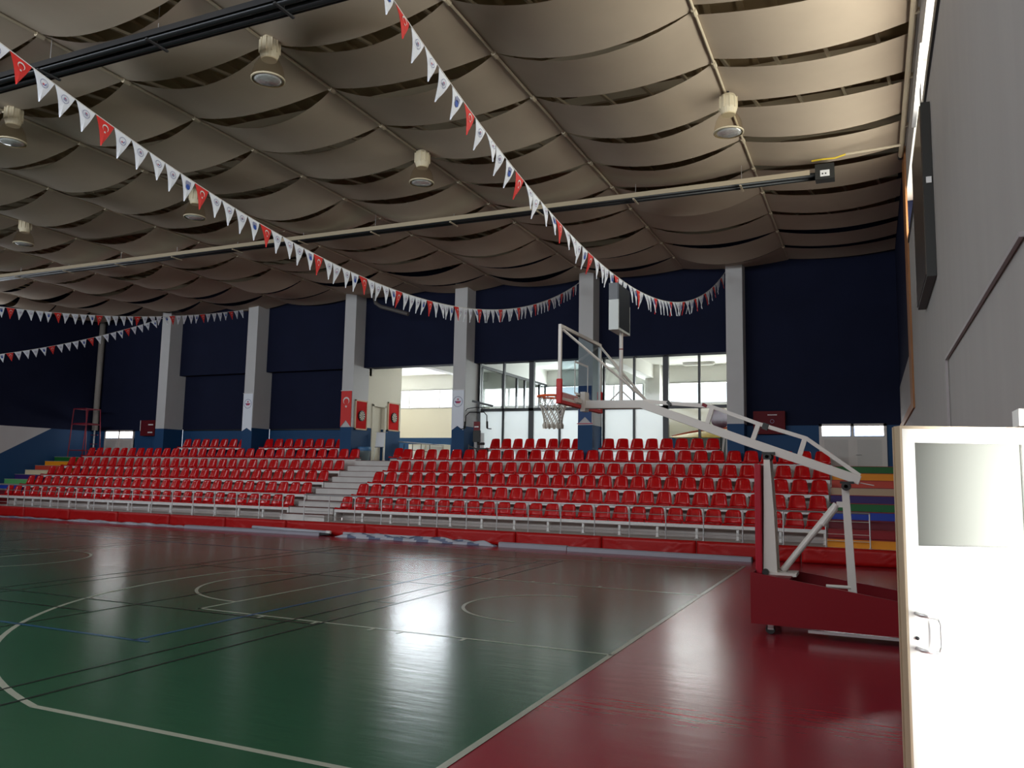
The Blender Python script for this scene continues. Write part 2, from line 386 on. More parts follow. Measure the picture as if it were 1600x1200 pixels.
# open door
M_dw = mat('door_white', (.86, .85, .81), .5); M_de = mat('door_edge', (.42, .33, .22), .5, var=.2, scale=4, stretch=(4, 4, .3))
hinge = Vector((.8, 4.86, 0)); free = Vector((.135, 4.60, 0)); dl = (free-hinge); ln = dl.length; dl.normalize(); nn = Vector((-dl.y, dl.x, 0))
if nn.y < 0: nn = -nn
t = thing('door_leaf', 'white half-glazed door standing open at the right edge', 'door', tuple(hinge))
def leafpt(u, v, z): p = hinge+dl*u+nn*v; return (p.x, p.y, z)
def leafbox(b, u0, u1, v0, v1, z0, z1, m):
    vs = [leafpt(u, v, z) for z in (z0, z1) for v in (v0, v1) for u in (u0, u1)]
    b.add(vs, [(0, 2, 3, 1), (4, 5, 7, 6), (0, 1, 5, 4), (2, 6, 7, 3), (0, 4, 6, 2), (1, 3, 7, 5)], m)
TT = .07
b = MB()
leafbox(b, 0, ln-.012, 0, TT-.01, .01, 1.575, M_dw); leafbox(b, 0, ln-.012, 0, TT-.01, 2.10, 2.17, M_dw)
leafbox(b, ln-.075, ln-.012, 0, TT-.01, 1.575, 2.10, M_dw); leafbox(b, 0, .10, 0, TT-.01, 1.575, 2.10, M_dw)
b.build('leaf', t)
b = MB(); leafbox(b, ln-.012, ln, -.004, TT, .01, 2.185, M_de); leafbox(b, 0, ln-.012, -.004, TT, 2.17, 2.185, M_de); leafbox(b, ln-.03, ln+.008, TT-.01, TT, .01, 2.18, M_de); b.build('edge_trim', t, label='brown wooden edge trim')
b = MB(); leafbox(b, .10, ln-.075, .02, .03, 1.575, 2.10, mat('door_glass', (.10, .104, .096), .7, spec=.1)); b.build('pane', t, label='grey translucent pane')
b = MB()
for z in (1.07, 1.24): b.tube([leafpt(ln-.05, -.002, z), leafpt(ln-.05, -.05, z), leafpt(ln-.13, -.055, z-.012)], .011, M_steel, 8)
b.tube([leafpt(ln-.13, -.055, 1.228), leafpt(ln-.145, -.055, 1.2), leafpt(ln-.145, -.055, 1.09), leafpt(ln-.13, -.055, 1.058)], .006, M_steel, 8)
b.tube([leafpt(ln-.05, 0, 1.12), leafpt(ln-.05, -.012, 1.12)], .009, M_dark, 8); b.build('pull_handle', t, smooth=True, label='steel pull handle')
b = MB(); b.box(XR-.09, XR+.02, 4.9, 5.12, 2.20, 2.29, M_dw); b.box(XR-.03, XR+.25, DY0-.06, DY0, 0, DZ, M_dw); b.box(XR-.02, XR+.25, DY0, DY1, DZ-.06, DZ, M_dw)
struct(b.build('trim_3'))

# ---------------------------------------------------------------- ceiling: roof deck, purlins, fabric, rods
b = MB(); b.box(XL-.3, 3.2, YN-.3, 26.3, ROOF, ROOF+.15, M_roof)  # unseen overhang past the right wall, added to shade its windows
for k in range(64):
    x = XL+.25+k*.52; b.box(x-.05, x+.05, YN, 26.1, ROOF-.06, ROOF, M_roof)
M_pur = mat('purlin', (.66, .55, .38), .8)
for k in range(18):
    y = -1.4+1.625*k; b.box(XL, XR, y-.04, y+.04, ROOF-.28, ROOF-.1, M_pur)
for k in range(-3, 42):
    x = -2.18-.8*k
    if x < XL or x > XR: continue
    for y0 in (0, 6.5, 13, 19.5): b.bar((x, y0, 9.0), (x+.5, y0+5, 9.6), .05, .05, M_pur)
struct(b.build('ceiling'))
SX = [XR]+[-2.18-3.22*k for k in range(10)]+[XL]
NY = [12.75+1.625*k for k in range(-9, 8)]
NY = [YN]+[y for y in NY if y > YN+.6 and y < 25]+[25.5]
Rf = random.Random(11)
sag = [[Rf.uniform(.26, .38) for _ in SX] for _ in NY]; gp = [[Rf.choice([.14, .26, .32, .36, .40]) for _ in SX] for _ in NY]
for k in range(len(NY)-1):
    vs = []; fs = []; NU = 12; NV = 4; cols = 0
    for c in range(len(SX)-1):
        xa, xb = SX[c], SX[c+1]
        for i in range(NU+1):
            u = i/NU; h = 4*u*(1-u); g = .02+math.sin(PI*u)**.7
            if c == 0: h = h*.55*.9
            if c == 0: gg0 = max(.03, .36*(1-u*.25)); gg1 = gg0
            else: gg0 = .012+gp[k][c]*math.sin(PI*u)**.8; gg1 = .012+gp[k+1][c]*math.sin(PI*u)**.8
            y0 = NY[k]+gg0/2; y1 = NY[k+1]-gg1/2
            s0 = sag[k][c]*1.0+.05*math.sin(k*3.1+c); s1 = sag[k+1][c]*1.0-.05*math.sin(k*2.3+c*1.7)
            if k == len(NY)-2: s1 *= .6
            for j in range(NV+1):
                v = j/NV; z = 8.70-h*(s0*(1-v)+s1*v)+.03*math.sin(PI*v)*(0 if h == 0 else 1)
                if k == len(NY)-2: z -= .06*v
                vs.append((xa+(xb-xa)*u, y0+(y1-y0)*v, z))
            cols += 1
    for i in range(cols-1):
        if i % (NU+1) == NU: continue
        for j in range(NV): fs.append((i*(NV+1)+j, i*(NV+1)+j+1, (i+1)*(NV+1)+j+1, (i+1)*(NV+1)+j))
    b = MB(); b.add(vs, fs, M_fab); o = b.build('ceiling_fabric_strip', smooth=True)
    n = len(NY)-1-k
    tag(o, 'sagging beige ceiling fabric strip, %s counted from the bleacher wall' % ordw(n), 'ceiling fabric', 'fabric strips slung across the ceiling')
for c, x in enumerate(SX[1:-1]):
    t = thing('ceiling_rod', 'cream rod holding up the ceiling fabric, %s from the right wall' % ordw(c+1), 'ceiling rod', (x, 12, 8.72), 'rods between the ceiling bays')
    b = MB(); b.tube([(x, YN, 8.672), (x, 25.5, 8.672)], .024, M_rod, 8); b.build('rod', t)
    for y in NY[1:-1]: b = MB(); b.tube([(x, y-.07, 8.665), (x, y+.07, 8.665)], .042, M_rod, 8); b.build('clamp', t)
    t.location = (x, 12, 8.72)

# lamps
M_lg = glassy('lamp_glass', (.955, .925, .86), tr=1); M_ch = mat('lamp_lens', (.60, .60, .58), .12, metal=.3, var=.5, scale=18); M_lh = mat('lamp_cream', (.62, .54, .38), .5)
def lamp(x, y, label):
    t = thing('high_bay_lamp', label, 'ceiling lamp', (x, y, 8.7), 'high bay lamps under the ceiling')
    b = MB(); b.lathe([(0, 8.62), (.12, 8.62), (.15, 8.56), (.155, 8.38), (.13, 8.30), (.12, 8.26), (0, 8.26)], (x, y, 0), M_lh, 20)
    for a in range(10):
        a = a*PI/5; b.box(x+.15*math.cos(a)-.012, x+.15*math.cos(a)+.012, y+.15*math.sin(a)-.012, y+.15*math.sin(a)+.012, 8.36, 8.58, M_lh)
    b.build('housing', t)
    b = MB(); b.lathe([(.11, 8.29), (.165, 8.24), (.215, 8.15), (.242, 8.04), (.255, 7.93)], (x, y, 0), M_lg, 28); b.build('shade', t, smooth=True, label='clear ribbed bell shade')
    b = MB(); b.lathe([(0, 7.985), (.14, 7.98), (.21, 7.96), (.24, 7.94), (.16, 7.915), (0, 7.905)], (x, y, 0), M_ch, 24); b.build('lens', t, smooth=True)
    b = MB(); b.lathe([(.245, 7.925), (.262, 7.93), (.262, 7.95), (.245, 7.955)], (x, y, 0), M_lh, 28); b.build('rim', t)
    b = MB(); b.tube([(x, y, 8.6), (x, y, 8.78)], .02, M_dark, 8); b.build('hanger', t)
lamp(-2.13, 13.85, 'clear bell lamp under the ceiling, nearest to the right wall')
lamp(-8.45, 14.02, 'clear bell lamp between the two long flag strings')
lamp(-14.8, 14.05, 'clear bell lamp behind the left flag string, partly behind a red pennant')
lamp(-21.1, 14.1, 'small distant clear bell lamp, lowest at the far left')
lamp(-8.42, 9.27, 'large clear bell lamp near the top, beside the dark heater')
lamp(-14.62, 9.36, 'clear bell lamp cut by the left edge of the photo')
# radiant heaters
M_ht = mat('heater_tube', (.03, .032, .035), .35, metal=.6); M_hr = mat('heater_hood', (.50, .42, .30), .5); M_hd = mat('heater_hood_shaded', (.04, .04, .042), .45)  # dark hood colour puts the overhead shade into the nearer heater
def heater(x0, x1, y, z, hood, label, box):
    t = thing('radiant_heater', label, 'heater', ((x0+x1)/2, y, z))
    b = MB()
    for sx in (-1, 1): b.add([(x0, y, z+.13), (x1, y, z+.13), (x1, y+sx*.15, z+.10), (x0, y+sx*.15, z+.10)], [(0, 1, 2, 3)], hood); b.add([(x0, y+sx*.15, z+.10), (x1, y+sx*.15, z+.10), (x1, y+sx*.19, z-.02), (x0, y+sx*.19, z-.02)], [(0, 1, 2, 3)], hood)
    b.build('reflector_hood', t)
    for dy in (-.09, .09):
        b = MB(); b.tube([(x0+.1, y+dy, z), (x1+.12, y+dy, z)], .05, M_ht, 12); b.build('tube', t, smooth=True)
    x = x0+.4
    while x < x1: 
        b = MB(); b.tube([(x, y, z-.02), (x, y, 8.75)], .006, M_steel, 6); b.box(x-.02, x+.02, y-.2, y+.2, z-.07, z-.045, hood); b.build('hanger', t); x += 2.35
    if box:
        b = MB(); b.box(x1+.1, x1+.47, y-.15, y+.12, z-.12, z+.2, M_sb); b.build('burner_box', t, label='black burner box')
        b = MB(); b.box(x1+.2, x1+.38, y-.158, y-.15, z-.07, z+.06, M_white); b.box(x1+.23, x1+.26, y-.162, y-.158, z-.03, z+.0, M_sb); b.box(x1+.29, x1+.32, y-.162, y-.158, z-.03, z+.0, M_sb); b.build('rating_plate', t, label='white plate')
heater(-31, -1.0, 17.3, 8.2, M_hr, 'long beige radiant heater with black end box below the ceiling', True)
heater(-31, -1.0, 8.05, 8.15, M_hd, 'long radiant heater, darkened by painted shade, crossing the top left corner', False)
b = MB(); b.tube([(-.3, 16.9, 8.44), (.7, 16.75, 8.42)], .025, M_rod, 8); M_y = mat('yellow_hose', (.7, .5, .03), .4)
b.tube([(-.95, 17.0, 8.43), (-.75, 16.9, 8.40), (-.5, 16.9, 8.39), (-.3, 16.9, 8.44)], .018, M_y, 8); tag(b.build('gas_hose'), 'gas pipe with yellow hose feeding the heater by the right wall', 'hose')
b = MB(); b.tube([(-16.55, 24.35, 8.66), (-16.5, 24.3, 8.3), (-16.35, 24.2, 8.02), (-16.1, 24.15, 7.86), (-14.9, 24.1, 7.5)], .07, mat('duct_dark', (.10, .09, .085), .5), 10)
tag(b.build('vent_duct'), 'dark bent duct below the ceiling right of the flag pillar', 'duct')

# ---------------------------------------------------------------- terrace and stairs
wall('floor_terrace', [(XL, XR, 20.0, 20.1, 0, .38, M_conc)] + [b_ for (xa, xb) in ((-31.12, -16.92), (-15.2, -1.0)) for b_ in (
    (xa, xb, 20.1, 21.1, 0, .38, M_conc), (xa, xb, 21.1, 21.96, 0, .765, M_conc), (xa, xb, 21.96, 22.82, 0, 1.15, M_conc), (xa, xb, 22.82, 24.15, 0, 1.53, M_conc))])
def stair(x0, x1, cols, name, label, lip):
    t = thing(name, label, 'staircase', ((x0+x1)/2, 20.2, 0))
    for k, c in enumerate(cols):
        y = 20.2+.43*k; z = .38+.192*k; b = MB()
        b.box(x0, x1, y, y+.45 if k < 9 else 24.15, 0 if k == 0 else z-.3, z+.18, c)
        b.box(x0, x1, y-.02, y+.45 if k < 9 else 24.15, z+.18, z+.192, lip); b.build('step', t)
    return t
Cc = lambda n, c: mat(n, S(c), .55)
M_lip = mat('brown_nosing', (.16, .05, .04), .6); M_lip2 = mat('cream_nosing', (.45, .42, .36), .6)
M_st = mat('step_white', (.62, .59, .57), .7, var=.12, scale=3)
stair(-16.9, -15.22, [M_st]*10, 'staircase', 'white staircase between the two blocks of red seats', M_lip)
rb = [('st_y', (235, 150, 20)), ('st_dr', (150, 22, 32)), ('st_mr', (110, 20, 38)), ('st_bl', (20, 60, 170)), ('st_gr', (20, 105, 48)), ('st_pu', (52, 28, 105)), ('st_cr', (190, 165, 135)), ('st_co', (200, 70, 50)), ('st_or', (240, 150, 10)), ('st_g2', (15, 100, 35))]
rbm = [Cc(*c) for c in rb]
stair(-.99, .785, rbm, 'rainbow_staircase', 'rainbow painted staircase right of the red seats', rbm[1])
rbl = [rbm[0], rbm[1], rbm[2], rbm[3], Cc('st_lg', (95, 175, 105)), rbm[5], Cc('st_cr2', (225, 210, 175)), rbm[7], rbm[8], rbm[9]]
stair(XL+.015, -31.13, rbl, 'rainbow_staircase', 'rainbow painted staircase at the far left end of the seats', M_lip2)

# ---------------------------------------------------------------- seats
def surf(b, fn, nu, nv, th, m):
    top = [[Vector(fn(i/nu, j/nv)) for i in range(nu+1)] for j in range(nv+1)]
    N = []
    for j in range(nv+1):
        row = []
        for i in range(nu+1):
            du = top[j][min(i+1, nu)]-top[j][max(i-1, 0)]; dv = top[min(j+1, nv)][i]-top[max(j-1, 0)][i]
            row.append(du.cross(dv).normalized())
        N.append(row)
    vs = [p for r_ in top for p in r_]+[top[j][i]-N[j][i]*th for j in range(nv+1) for i in range(nu+1)]
    n = (nu+1)*(nv+1); g = lambda i, j, k=0: j*(nu+1)+i+k*n
    fs = []
    for j in range(nv):
        for i in range(nu):
            fs.append((g(i, j), g(i+1, j), g(i+1, j+1), g(i, j+1))); fs.append((g(i, j, 1), g(i, j+1, 1), g(i+1, j+1, 1), g(i+1, j, 1)))
    for i in range(nu):
        fs.append((g(i, 0), g(i, 0, 1), g(i+1, 0, 1), g(i+1, 0))); fs.append((g(i, nv), g(i+1, nv), g(i+1, nv, 1), g(i, nv, 1)))
    for j in range(nv):
        fs.append((g(0, j), g(0, j+1), g(0, j+1, 1), g(0, j, 1))); fs.append((g(nu, j), g(nu, j, 1), g(nu, j+1, 1), g(nu, j+1)))
    b.add(vs, fs, m)
def pan(u, v):
    X = u*2-1
    prof = [(-.015, -.033), (-.012, -.015), (.02, .002), (.12, -.004), (.24, -.012), (.33, -.006), (.37, .015)]
    t_ = v*(len(prof)-1); i = min(int(t_), len(prof)-2); q = t_-i
    y = prof[i][0]*(1-q)+prof[i+1][0]*q; z = prof[i][1]*(1-q)+prof[i+1][1]*q
    hw = .236-.016*v
    return (X*hw, y, z+.022*abs(X)**3*(1 if v > .25 else v*4)-.0)
def back(u, v):
    X = u*2-1
    hw = .226-.056*v-(.02*(max(0, v-.88)/.12)**2)
    z = .008+.338*v; y = .355+.075*v**1.1-.085*abs(X)**3*(1-.3*v)
    return (X*hw, y, z-.012*abs(X)**3*max(0, v-.7)*3)
bm_ = MB(); surf(bm_, pan, 8, 6, .012, M_red); pan_me = bm_.build('seat_pan', smooth=True)
bm_ = MB(); surf(bm_, back, 8, 7, -.012, M_red); back_me = bm_.build('backrest', smooth=True)
first_seat = [True]
def seat(x, y, z, label, group, sx=1):
    t = thing('stadium_seat', label, 'seat', (x, y, z), group); t.scale = (sx, 1, 1)
    for src in (pan_me, back_me):
        c = src if first_seat[0] else src.copy()
        if not first_seat[0]: C.objects.link(c)
        c.parent = t; c.location = (0, 0, 0)
    first_seat[0] = False
rows = [(20.62, .77, 'front'), (21.47, 1.165, 'second'), (22.34, 1.56, 'third'), (23.22, 1.945, 'fourth'), (24.10, 2.375, 'fifth')]
PIT = (14.1-.44)/28
def vis(x, y, z):
    d = Vector((x, y, z-CAMZ)); zz = d.dot(fw)
    return abs(d.dot(r2)/zz*1253.77) < 812
for ri, (y, z, nm) in enumerate(rows):
    for blk in ('right', 'left'):
        x0 = (-15.15 if blk == 'right' else -31.08)+.22
        if ri == 4 and blk == 'left': x0 += .02
        n = 29
        for k in range(n):
            x = x0+k*(PIT if blk == 'right' else (14.13-.44)/28)
            if not vis(x, y, z): continue
            q = k+1 if blk == 'right' else n-k
            seat(x, y, z, 'red plastic seat, %s from the central stairs, %s row, %s block' % (ordw(q), nm, blk), 'red seats in the %s row, %s block' % (nm, blk))
    if ri < 4:
        for blk, xa, xb in (('right', -15.17, -1.03), ('left', -31.08, -16.93)):
            zb = z-.035; yb = y+.003; base = [.38, .765, 1.15, 1.53][ri]
            t = thing('bench_frame', 'white steel bench frame under the %s row of red seats, %s block' % (nm, blk), 'bench frame', ((xa+xb)/2, yb, base), 'white frames under the seat rows')
            b = MB(); b.box(xa, xb, yb, yb+.05, zb-.085, zb, M_white); b.box(xa, xb, yb+.28, yb+.32, zb-.06, zb-.005, M_white)
            for k in range(15): b.box(xa+.02+(xb-xa-.08)*k/14, xa+.06+(xb-xa-.08)*k/14, yb+.05, yb+.3, zb-.05, zb-.01, M_white)
            b.build('beam', t)
            for k in range(15):
                x = xa+.03+(xb-xa-.06)*k/14
                b = MB(); b.box(x-.03, x+.03, yb, yb+.05, base, zb-.085, M_white); b.box(x-.05, x+.05, yb-.01, yb+.09, base, base+.012, M_white); b.build('post', t)
    else:
        for blk, xa, xb in (('right', -15.17, -1.03), ('left', -31.08, -16.9)):
            t = thing('bench_frame', 'low white rail holding the fifth row of red seats, %s block' % blk, 'bench frame', ((xa+xb)/2, y, 2.3), 'white frames under the seat rows')
            b = MB(); b.box(xa, xb, y+.07, y+.11, 2.30, 2.345, M_white); b.box(xa, xb, y+.29, y+.33, 2.3, 2.345, M_white)
            for k in range(29): 
                x = xa+.24+k*PIT+.24
                if x < xb: b.box(x-.03, x+.03, y+.03, y+.08, 2.3, 2.34, M_white)
            b.build('rail', t)
for bay, x0, x1, n, nm in ((0, -26.55, -23.1, 7, 'far left bay'), (1, -22.2, -18.3, 8, 'bay left of the flag pillar'), (3, -12.2, -8.74, 8, 'bay right of the multi gym'), (4, -8.1, -4.28, 8, 'bay behind the hoop arm')):
    y, z = 25.08, 2.79
    for k in range(n):
        xx = x0+.22+k*(x1-x0-.44)/(n-1)
        seat(xx, y, z, 'red seat, %s from left, top bench in the %s' % (ordw(k+1), nm), 'red seats on the top bench, %s' % nm, .88 if bay == 3 else 1)
    t = thing('bench_frame', 'short white top bench frame in the %s' % nm, 'bench frame', ((x0+x1)/2, y, 2.3), 'white frames under the seat rows')
    b = MB(); b.box(x0-.02, x1+.02, y+.003, y+.05, z-.10, z-.035, M_white); b.box(x0-.02, x1+.02, y+.26, y+.3, z-.10, z-.035, M_white); b.build('beam', t)
    for k in range(4):
        x = x0+.05+(x1-x0-.1)*k/3; b = MB(); b.box(x-.03, x+.03, y, y+.06, 2.3, z-.1, M_white); b.build('post', t)

# ---------------------------------------------------------------- front pads, rails, rolls
def padmesh(x0, x1):
    b = MB(); nx, nz = 40, 8; W = x1-x0; vs = []
    for j in range(nz+1):
        for i in range(nx+1):
            u = i/nx; v = j/nz; x = x0+.01+(W-.02)*u; zz = .005+.375*v
            d = min(u*W, (1-u)*W); e = 1-(1-min(1, d/.06))**2; ez = 1-(1-min(1, min(v, 1-v)*.375/.05))**2
            puff = .035*e*ez
            cr = 0
            for off in (0, .14, .30): 
                a = d-.12-off-(.38-zz)*1.1 if True else 0
                cr += .035*math.exp(-(a/.018)**2)
            vs.append((x, 19.93-puff-cr*ez, zz))
    k = len(vs); vs += [(x0+.01, 20, .005), (x1-.01, 20, .005), (x0+.01, 20, .38), (x1-.01, 20, .38)]
    fs = [(j*(nx+1)+i, j*(nx+1)+i+1, (j+1)*(nx+1)+i+1, (j+1)*(nx+1)+i) for j in range(nz) for i in range(nx)]
    top = nz*(nx+1)
    fs.append(tuple(range(top, top+nx+1))+(k+3, k+2)); fs.append((k, k+1)+tuple(range(nx, -1, -1))); fs.append((k, k+2)+tuple(j*(nx+1) for j in range(nz, -1, -1))); fs.append((k+3, k+1)+tuple(j*(nx+1)+nx for j in range(nz+1)))
    fs.append((k, k+1, k+3, k+2)); b.add(vs, fs, M_pad); return b
ps = [XR, -1.55, -3.95, -6.35, -8.75, -11.15, -13.55, -16.43, -18.85, -21.25, -23.65, -26.05, -28.45, -30.6, XL]
for i in range(len(ps)-1):
    o = padmesh(ps[i+1], ps[i]).build('wall_pad', smooth=True)
    tag(o, 'red padded panel along the foot of the seating, %s counted from the right wall' % ordw(i+1), 'wall pad', 'red pads below the seating')
def rail(x0, x1, n, label, zt=1.17):
    t = thing('handrail', label, 'handrail', ((x0+x1)/2, 20.12, .38))
    y = 20.06
    b = MB(); b.tube([(x0, y, zt), (x1, y, zt)], .022, M_steel, 10)
    b.build('top_rail', t, smooth=True)
    for z in (zt-.2, .38+.30, .38+.15):
        b = MB(); b.tube([(x0, y, z), (x1, y, z)], .009, M_steel, 6); b.build('rail_bar', t)
    for k in range(n):
        x = x0+(x1-x0)*k/(n-1); b = MB(); b.tube([(x, y, .38), (x, y, zt)], .016, M_steel, 8); b.lathe([(0, .382), (.04, .382), (.04, .395), (.016, .4)], (x, y, 0), M_steel, 12); b.build('rail_post', t)
rail(-32.4, -16.7, 18, 'steel handrail before the left seating block')
rail(-15.88, -.08, 18, 'steel handrail before the right seating block')
def roll(name, label, pts, r, m, n=10, flat=1, cat='roll'):
    b = MB(); b.tube(pts, r, m, n); o = b.build(name, smooth=True); return tag(o, label, cat)
b = MB(); b.prism([(19.42, .0), (19.60, .0), (19.60, .085), (19.55, .11), (19.46, .11), (19.42, .085)], -7.1, -2.6, M_grey, 'x'); b.box(-2.6, -2.57, 19.42, 19.60, 0, .1, M_dark)
tag(b.build('folded_post'), 'long grey folded beam on the floor, nearest the hoop stand', 'beam')
b = MB(); b.prism([(19.50, .0), (19.70, .0), (19.70, .09), (19.66, .12), (19.54, .12), (19.50, .09)], -9.05, -7.15, M_grey, 'x')
tag(b.build('folded_post'), 'grey folded beam on the floor, next to the crumpled tarpaulin', 'beam')
Rt = random.Random(5)
def tarp(x0, x1, name, label, h=.12, m1=None, m2=None, yc=19.62):
    b = MB(); nx = 60; ny = 8; vs = []
    for i in range(nx+1):
        for j in range(ny+1):
            u = i/nx; v = j/ny; x = x0+(x1-x0)*u; w_ = .26*(.6+.4*math.sin(u*9)**2); y = yc+(v-.5)*w_+.03*math.sin(u*23)
            z = .004+h*math.sin(PI*v)**.6*(.35+.65*abs(math.sin(u*17+v*5)*math.cos(u*7.3-v*3)))
            z *= min(1, min(u, 1-u)*12+.1)
            vs.append((x, y, z))
    for i in range(nx):
        for j in range(ny):
            b.add([], [], m1)
    k = len(b.v); b.v += vs
    i1, i2 = b.mi(m1), b.mi(m2)
    for i in range(nx):
        for j in range(ny):
            b.f.append((i*(ny+1)+j, i*(ny+1)+j+1, (i+1)*(ny+1)+j+1, (i+1)*(ny+1)+j)); b.m.append(i1 if math.sin(i*.7+j*1.1) > -.35 else i2)
    tag(b.build(name, smooth=True), label, 'tarpaulin')
M_tw = mat('tarp_white', (.46, .47, .54), .4); M_tb = mat('tarp_blue', (.15, .18, .28), .4)
tarp(-14.3, -9.1, 'folded_tarpaulin', 'crumpled white and blue tarpaulin lying against the red pads', .17, M_tw, M_tb, 19.58)
b = MB(); b.prism([(19.77, .0), (19.87, .0), (19.87, .1), (19.85, .13), (19.79, .13), (19.77, .1)], -14.2, -11.2, M_tw, 'x')
tag(b.build('rolled_banner'), 'pale rolled banner behind the crumpled tarpaulin', 'rolled banner')
t = thing('net_post', 'white pole with dark end lying on the floor below the stairs', 'pole', (-16, 19.8, .1))
b = MB(); b.tube([(-17.6, 19.8, .13), (-14.75, 19.72, .10)], .05, M_tw, 12); b.build('pole', t, smooth=True)
b = MB(); b.tube([(-15.6, 19.66, .05), (-14.55, 19.60, .05)], .035, M_dark, 10); b.tube([(-14.75, 19.72, .1), (-14.6, 19.72, .1)], .055, M_white, 12); b.build('end_cap', t, smooth=True)
b = MB(); b.prism([(19.55, .0), (19.80, .0), (19.80, .07), (19.76, .095), (19.6, .095), (19.55, .07)], -20.2, -14.9, M_grey, 'x')
tag(b.build('floor_mat_roll'), 'flat grey rolled cover on the floor left of the stairs', 'rolled cover')
tarp(-25.9, -20.0, 'floor_cover', 'grey lilac folded cover along the left pads', .09, M_grey, M_tw, 19.68)
tarp(-32.0, -25.8, 'floor_cover', 'flat dark grey cover at the far left foot of the seating', .06, M_grey, M_tb, 19.68)

# ---------------------------------------------------------------- basketball stand
Y0 = 11.0
t = thing('basketball_stand', 'portable basketball hoop stand with red base and white cantilever arm', 'basketball hoop', (-.5, Y0, 0))
b = MB()
xe = .62
zt = lambda x: .755-(x+1.41)*.139
for y0, y1 in ((10.45, 10.48), (11.52, 11.55)): b.prism([(-1.41, .14), (xe, .12), (xe, zt(xe)), (-1.41, zt(-1.41))], y0, y1, M_hoopr, 'y')
b.box(-1.41, -1.38, 10.48, 11.52, .14, .75, M_hoopr); b.box(xe-.03, xe, 10.48, 11.52, .12, zt(xe)-.01, M_hoopr)
b.box(-1.38, xe-.03, 10.48, 11.52, .15, .19, M_hoopr); b.box(-1.36, -.95, 10.5, 11.5, .66, .70, M_hoopr)
base = b.build('base', t)
b = MB(); b.box(-.75, xe, 10.44, 10.455, .085, .115, M_steel); b.build('skirt_strip', base, label='bare metal strip under the base')
for x in (-1.2, .4):
    for y in (10.62, 11.38):
        b = MB(); b.lathe([(0, -.022), (.055, -.022), (.06, -.01), (.06, .01), (.055, .022), (0, .022)], (x, y, .06), M_sb, 18, 'y'); b.box(x-.03, x+.04, y-.035, y-.025, .06, .15, M_steel); b.box(x-.03, x+.04, y+.025, y+.035, .06, .15, M_steel)
        b.build('caster', base)
b = MB()
b.prism([(-1.30, .72), (-1.13, .72), (-1.16, 1.5), (-1.20, 2.15), (-1.275, 2.15), (-1.28, 1.5)], Y0-.17, Y0-.13, M_hoopw, 'y')
b.prism([(-1.30, .72), (-1.13, .72), (-1.16, 1.5), (-1.20, 2.15), (-1.275, 2.15), (-1.28, 1.5)], Y0+.13, Y0+.17, M_hoopw, 'y')
b.prism([(-1.30, .72), (-1.22, .72), (-1.23, 2.15), (-1.28, 2.15)], Y0-.13, Y0+.13, M_hoopw, 'y'); b.box(-1.3, -.9, Y0-.2, Y0+.2, .69, .73, M_hoopw); b.build('front_post', t)
b = MB(); b.box(-1.39, -1.305, Y0-.22, Y0+.22, .70, 2.09, mat('post_red', (.34, .006, .02), .45, spec=.3)); b.build('post_pad', t, bevel=.015, label='red pad on the front post')
def polybar(b, pts, w, h, m):
    P = [Vector((p[0], 0, p[1])) for p in pts]; top = []; bot = []
    for i, p in enumerate(P):
        if i == 0: d = (P[1]-P[0]).normalized(); k = 1
        elif i == len(P)-1: d = (P[-1]-P[-2]).normalized(); k = 1
        else:
            d1 = (P[i]-P[i-1]).normalized(); d2 = (P[i+1]-P[i]).normalized(); d = (d1+d2).normalized(); k = 1/max(.5, d.dot(d1))
        n = Vector((-d.z, 0, d.x))*h/2*k
        top.append((p.x+n.x, p.z+n.z)); bot.append((p.x-n.x, p.z-n.z))
    b.prism(top+bot[::-1], Y0-w/2, Y0+w/2, m, 'y')
b = MB(); polybar(b, [(-3.78, 2.92), (-2.92, 2.91), (-1.56, 2.41), (-.14, 1.905)], .14, .115, M_hoopw); b.bar((-.17, Y0, 1.88), (.02, Y0, 1.845), .02, .012, M_hoopw); b.build('main_arm', t, bevel=.008)
b = MB(); polybar(b, [(-2.9, 2.955), (-1.97, 2.865), (-1.34, 2.62), (-.76, 2.43), (-.14, 1.965)], .05, .05, M_hoopw)
for a, c in (((-2.03, 2.6), (-1.95, 2.85)), ((-1.43, 2.4), (-1.35, 2.62)), ((-.86, 2.17), (-.78, 2.42))): b.bar((a[0], Y0, a[1]), (c[0], Y0, c[1]), .06, .06, M_hoopw, (0, 1, 0))
b.build('upper_bar', t)
b = MB(); b.bar((-1.30, Y0, 2.60), (-1.23, Y0, 2.575), .075, .085, M_sb); b.bar((-2.55, Y0, 2.90), (-2.52, Y0, 2.93), .07, .07, M_sb); b.bar((-2.06, Y0, 2.86), (-2.04, Y0, 2.90), .055, .07, M_hoopr); b.build('clamp', t, label='black clamps and red tape')
b = MB()
for (x, z) in ((-1.235, 2.19), (-.30, 1.83)):
    for s_ in (-1, 1): b.lathe([(0, 0), (.055, 0), (.055, .05), (.02, .05), (.02, .07), (0, .07)], (x, Y0+s_*.13-.035, z), M_sb, 18, 'y'); b.lathe([(0, -.01), (.022, -.01), (.022, .0)], (x, Y0-.165-.0, z), M_steel, 12, 'y')
    b.box(x-.07, x+.09, Y0-.1, Y0+.1, z+.03, z+.06, M_sb)
b.lathe([(0, -.03), (.04, -.03), (.04, .03), (0, .03)], (-1.27, Y0-.2, .73), M_sb, 16, 'y')
b.build('pivot', t)
b = MB(); b.prism([(-.355, 1.8), (-.27, 1.8), (-.21, .5), (-.31, .5)], Y0-.05, Y0+.05, M_hoopw, 'y'); b.build('rear_post', t)
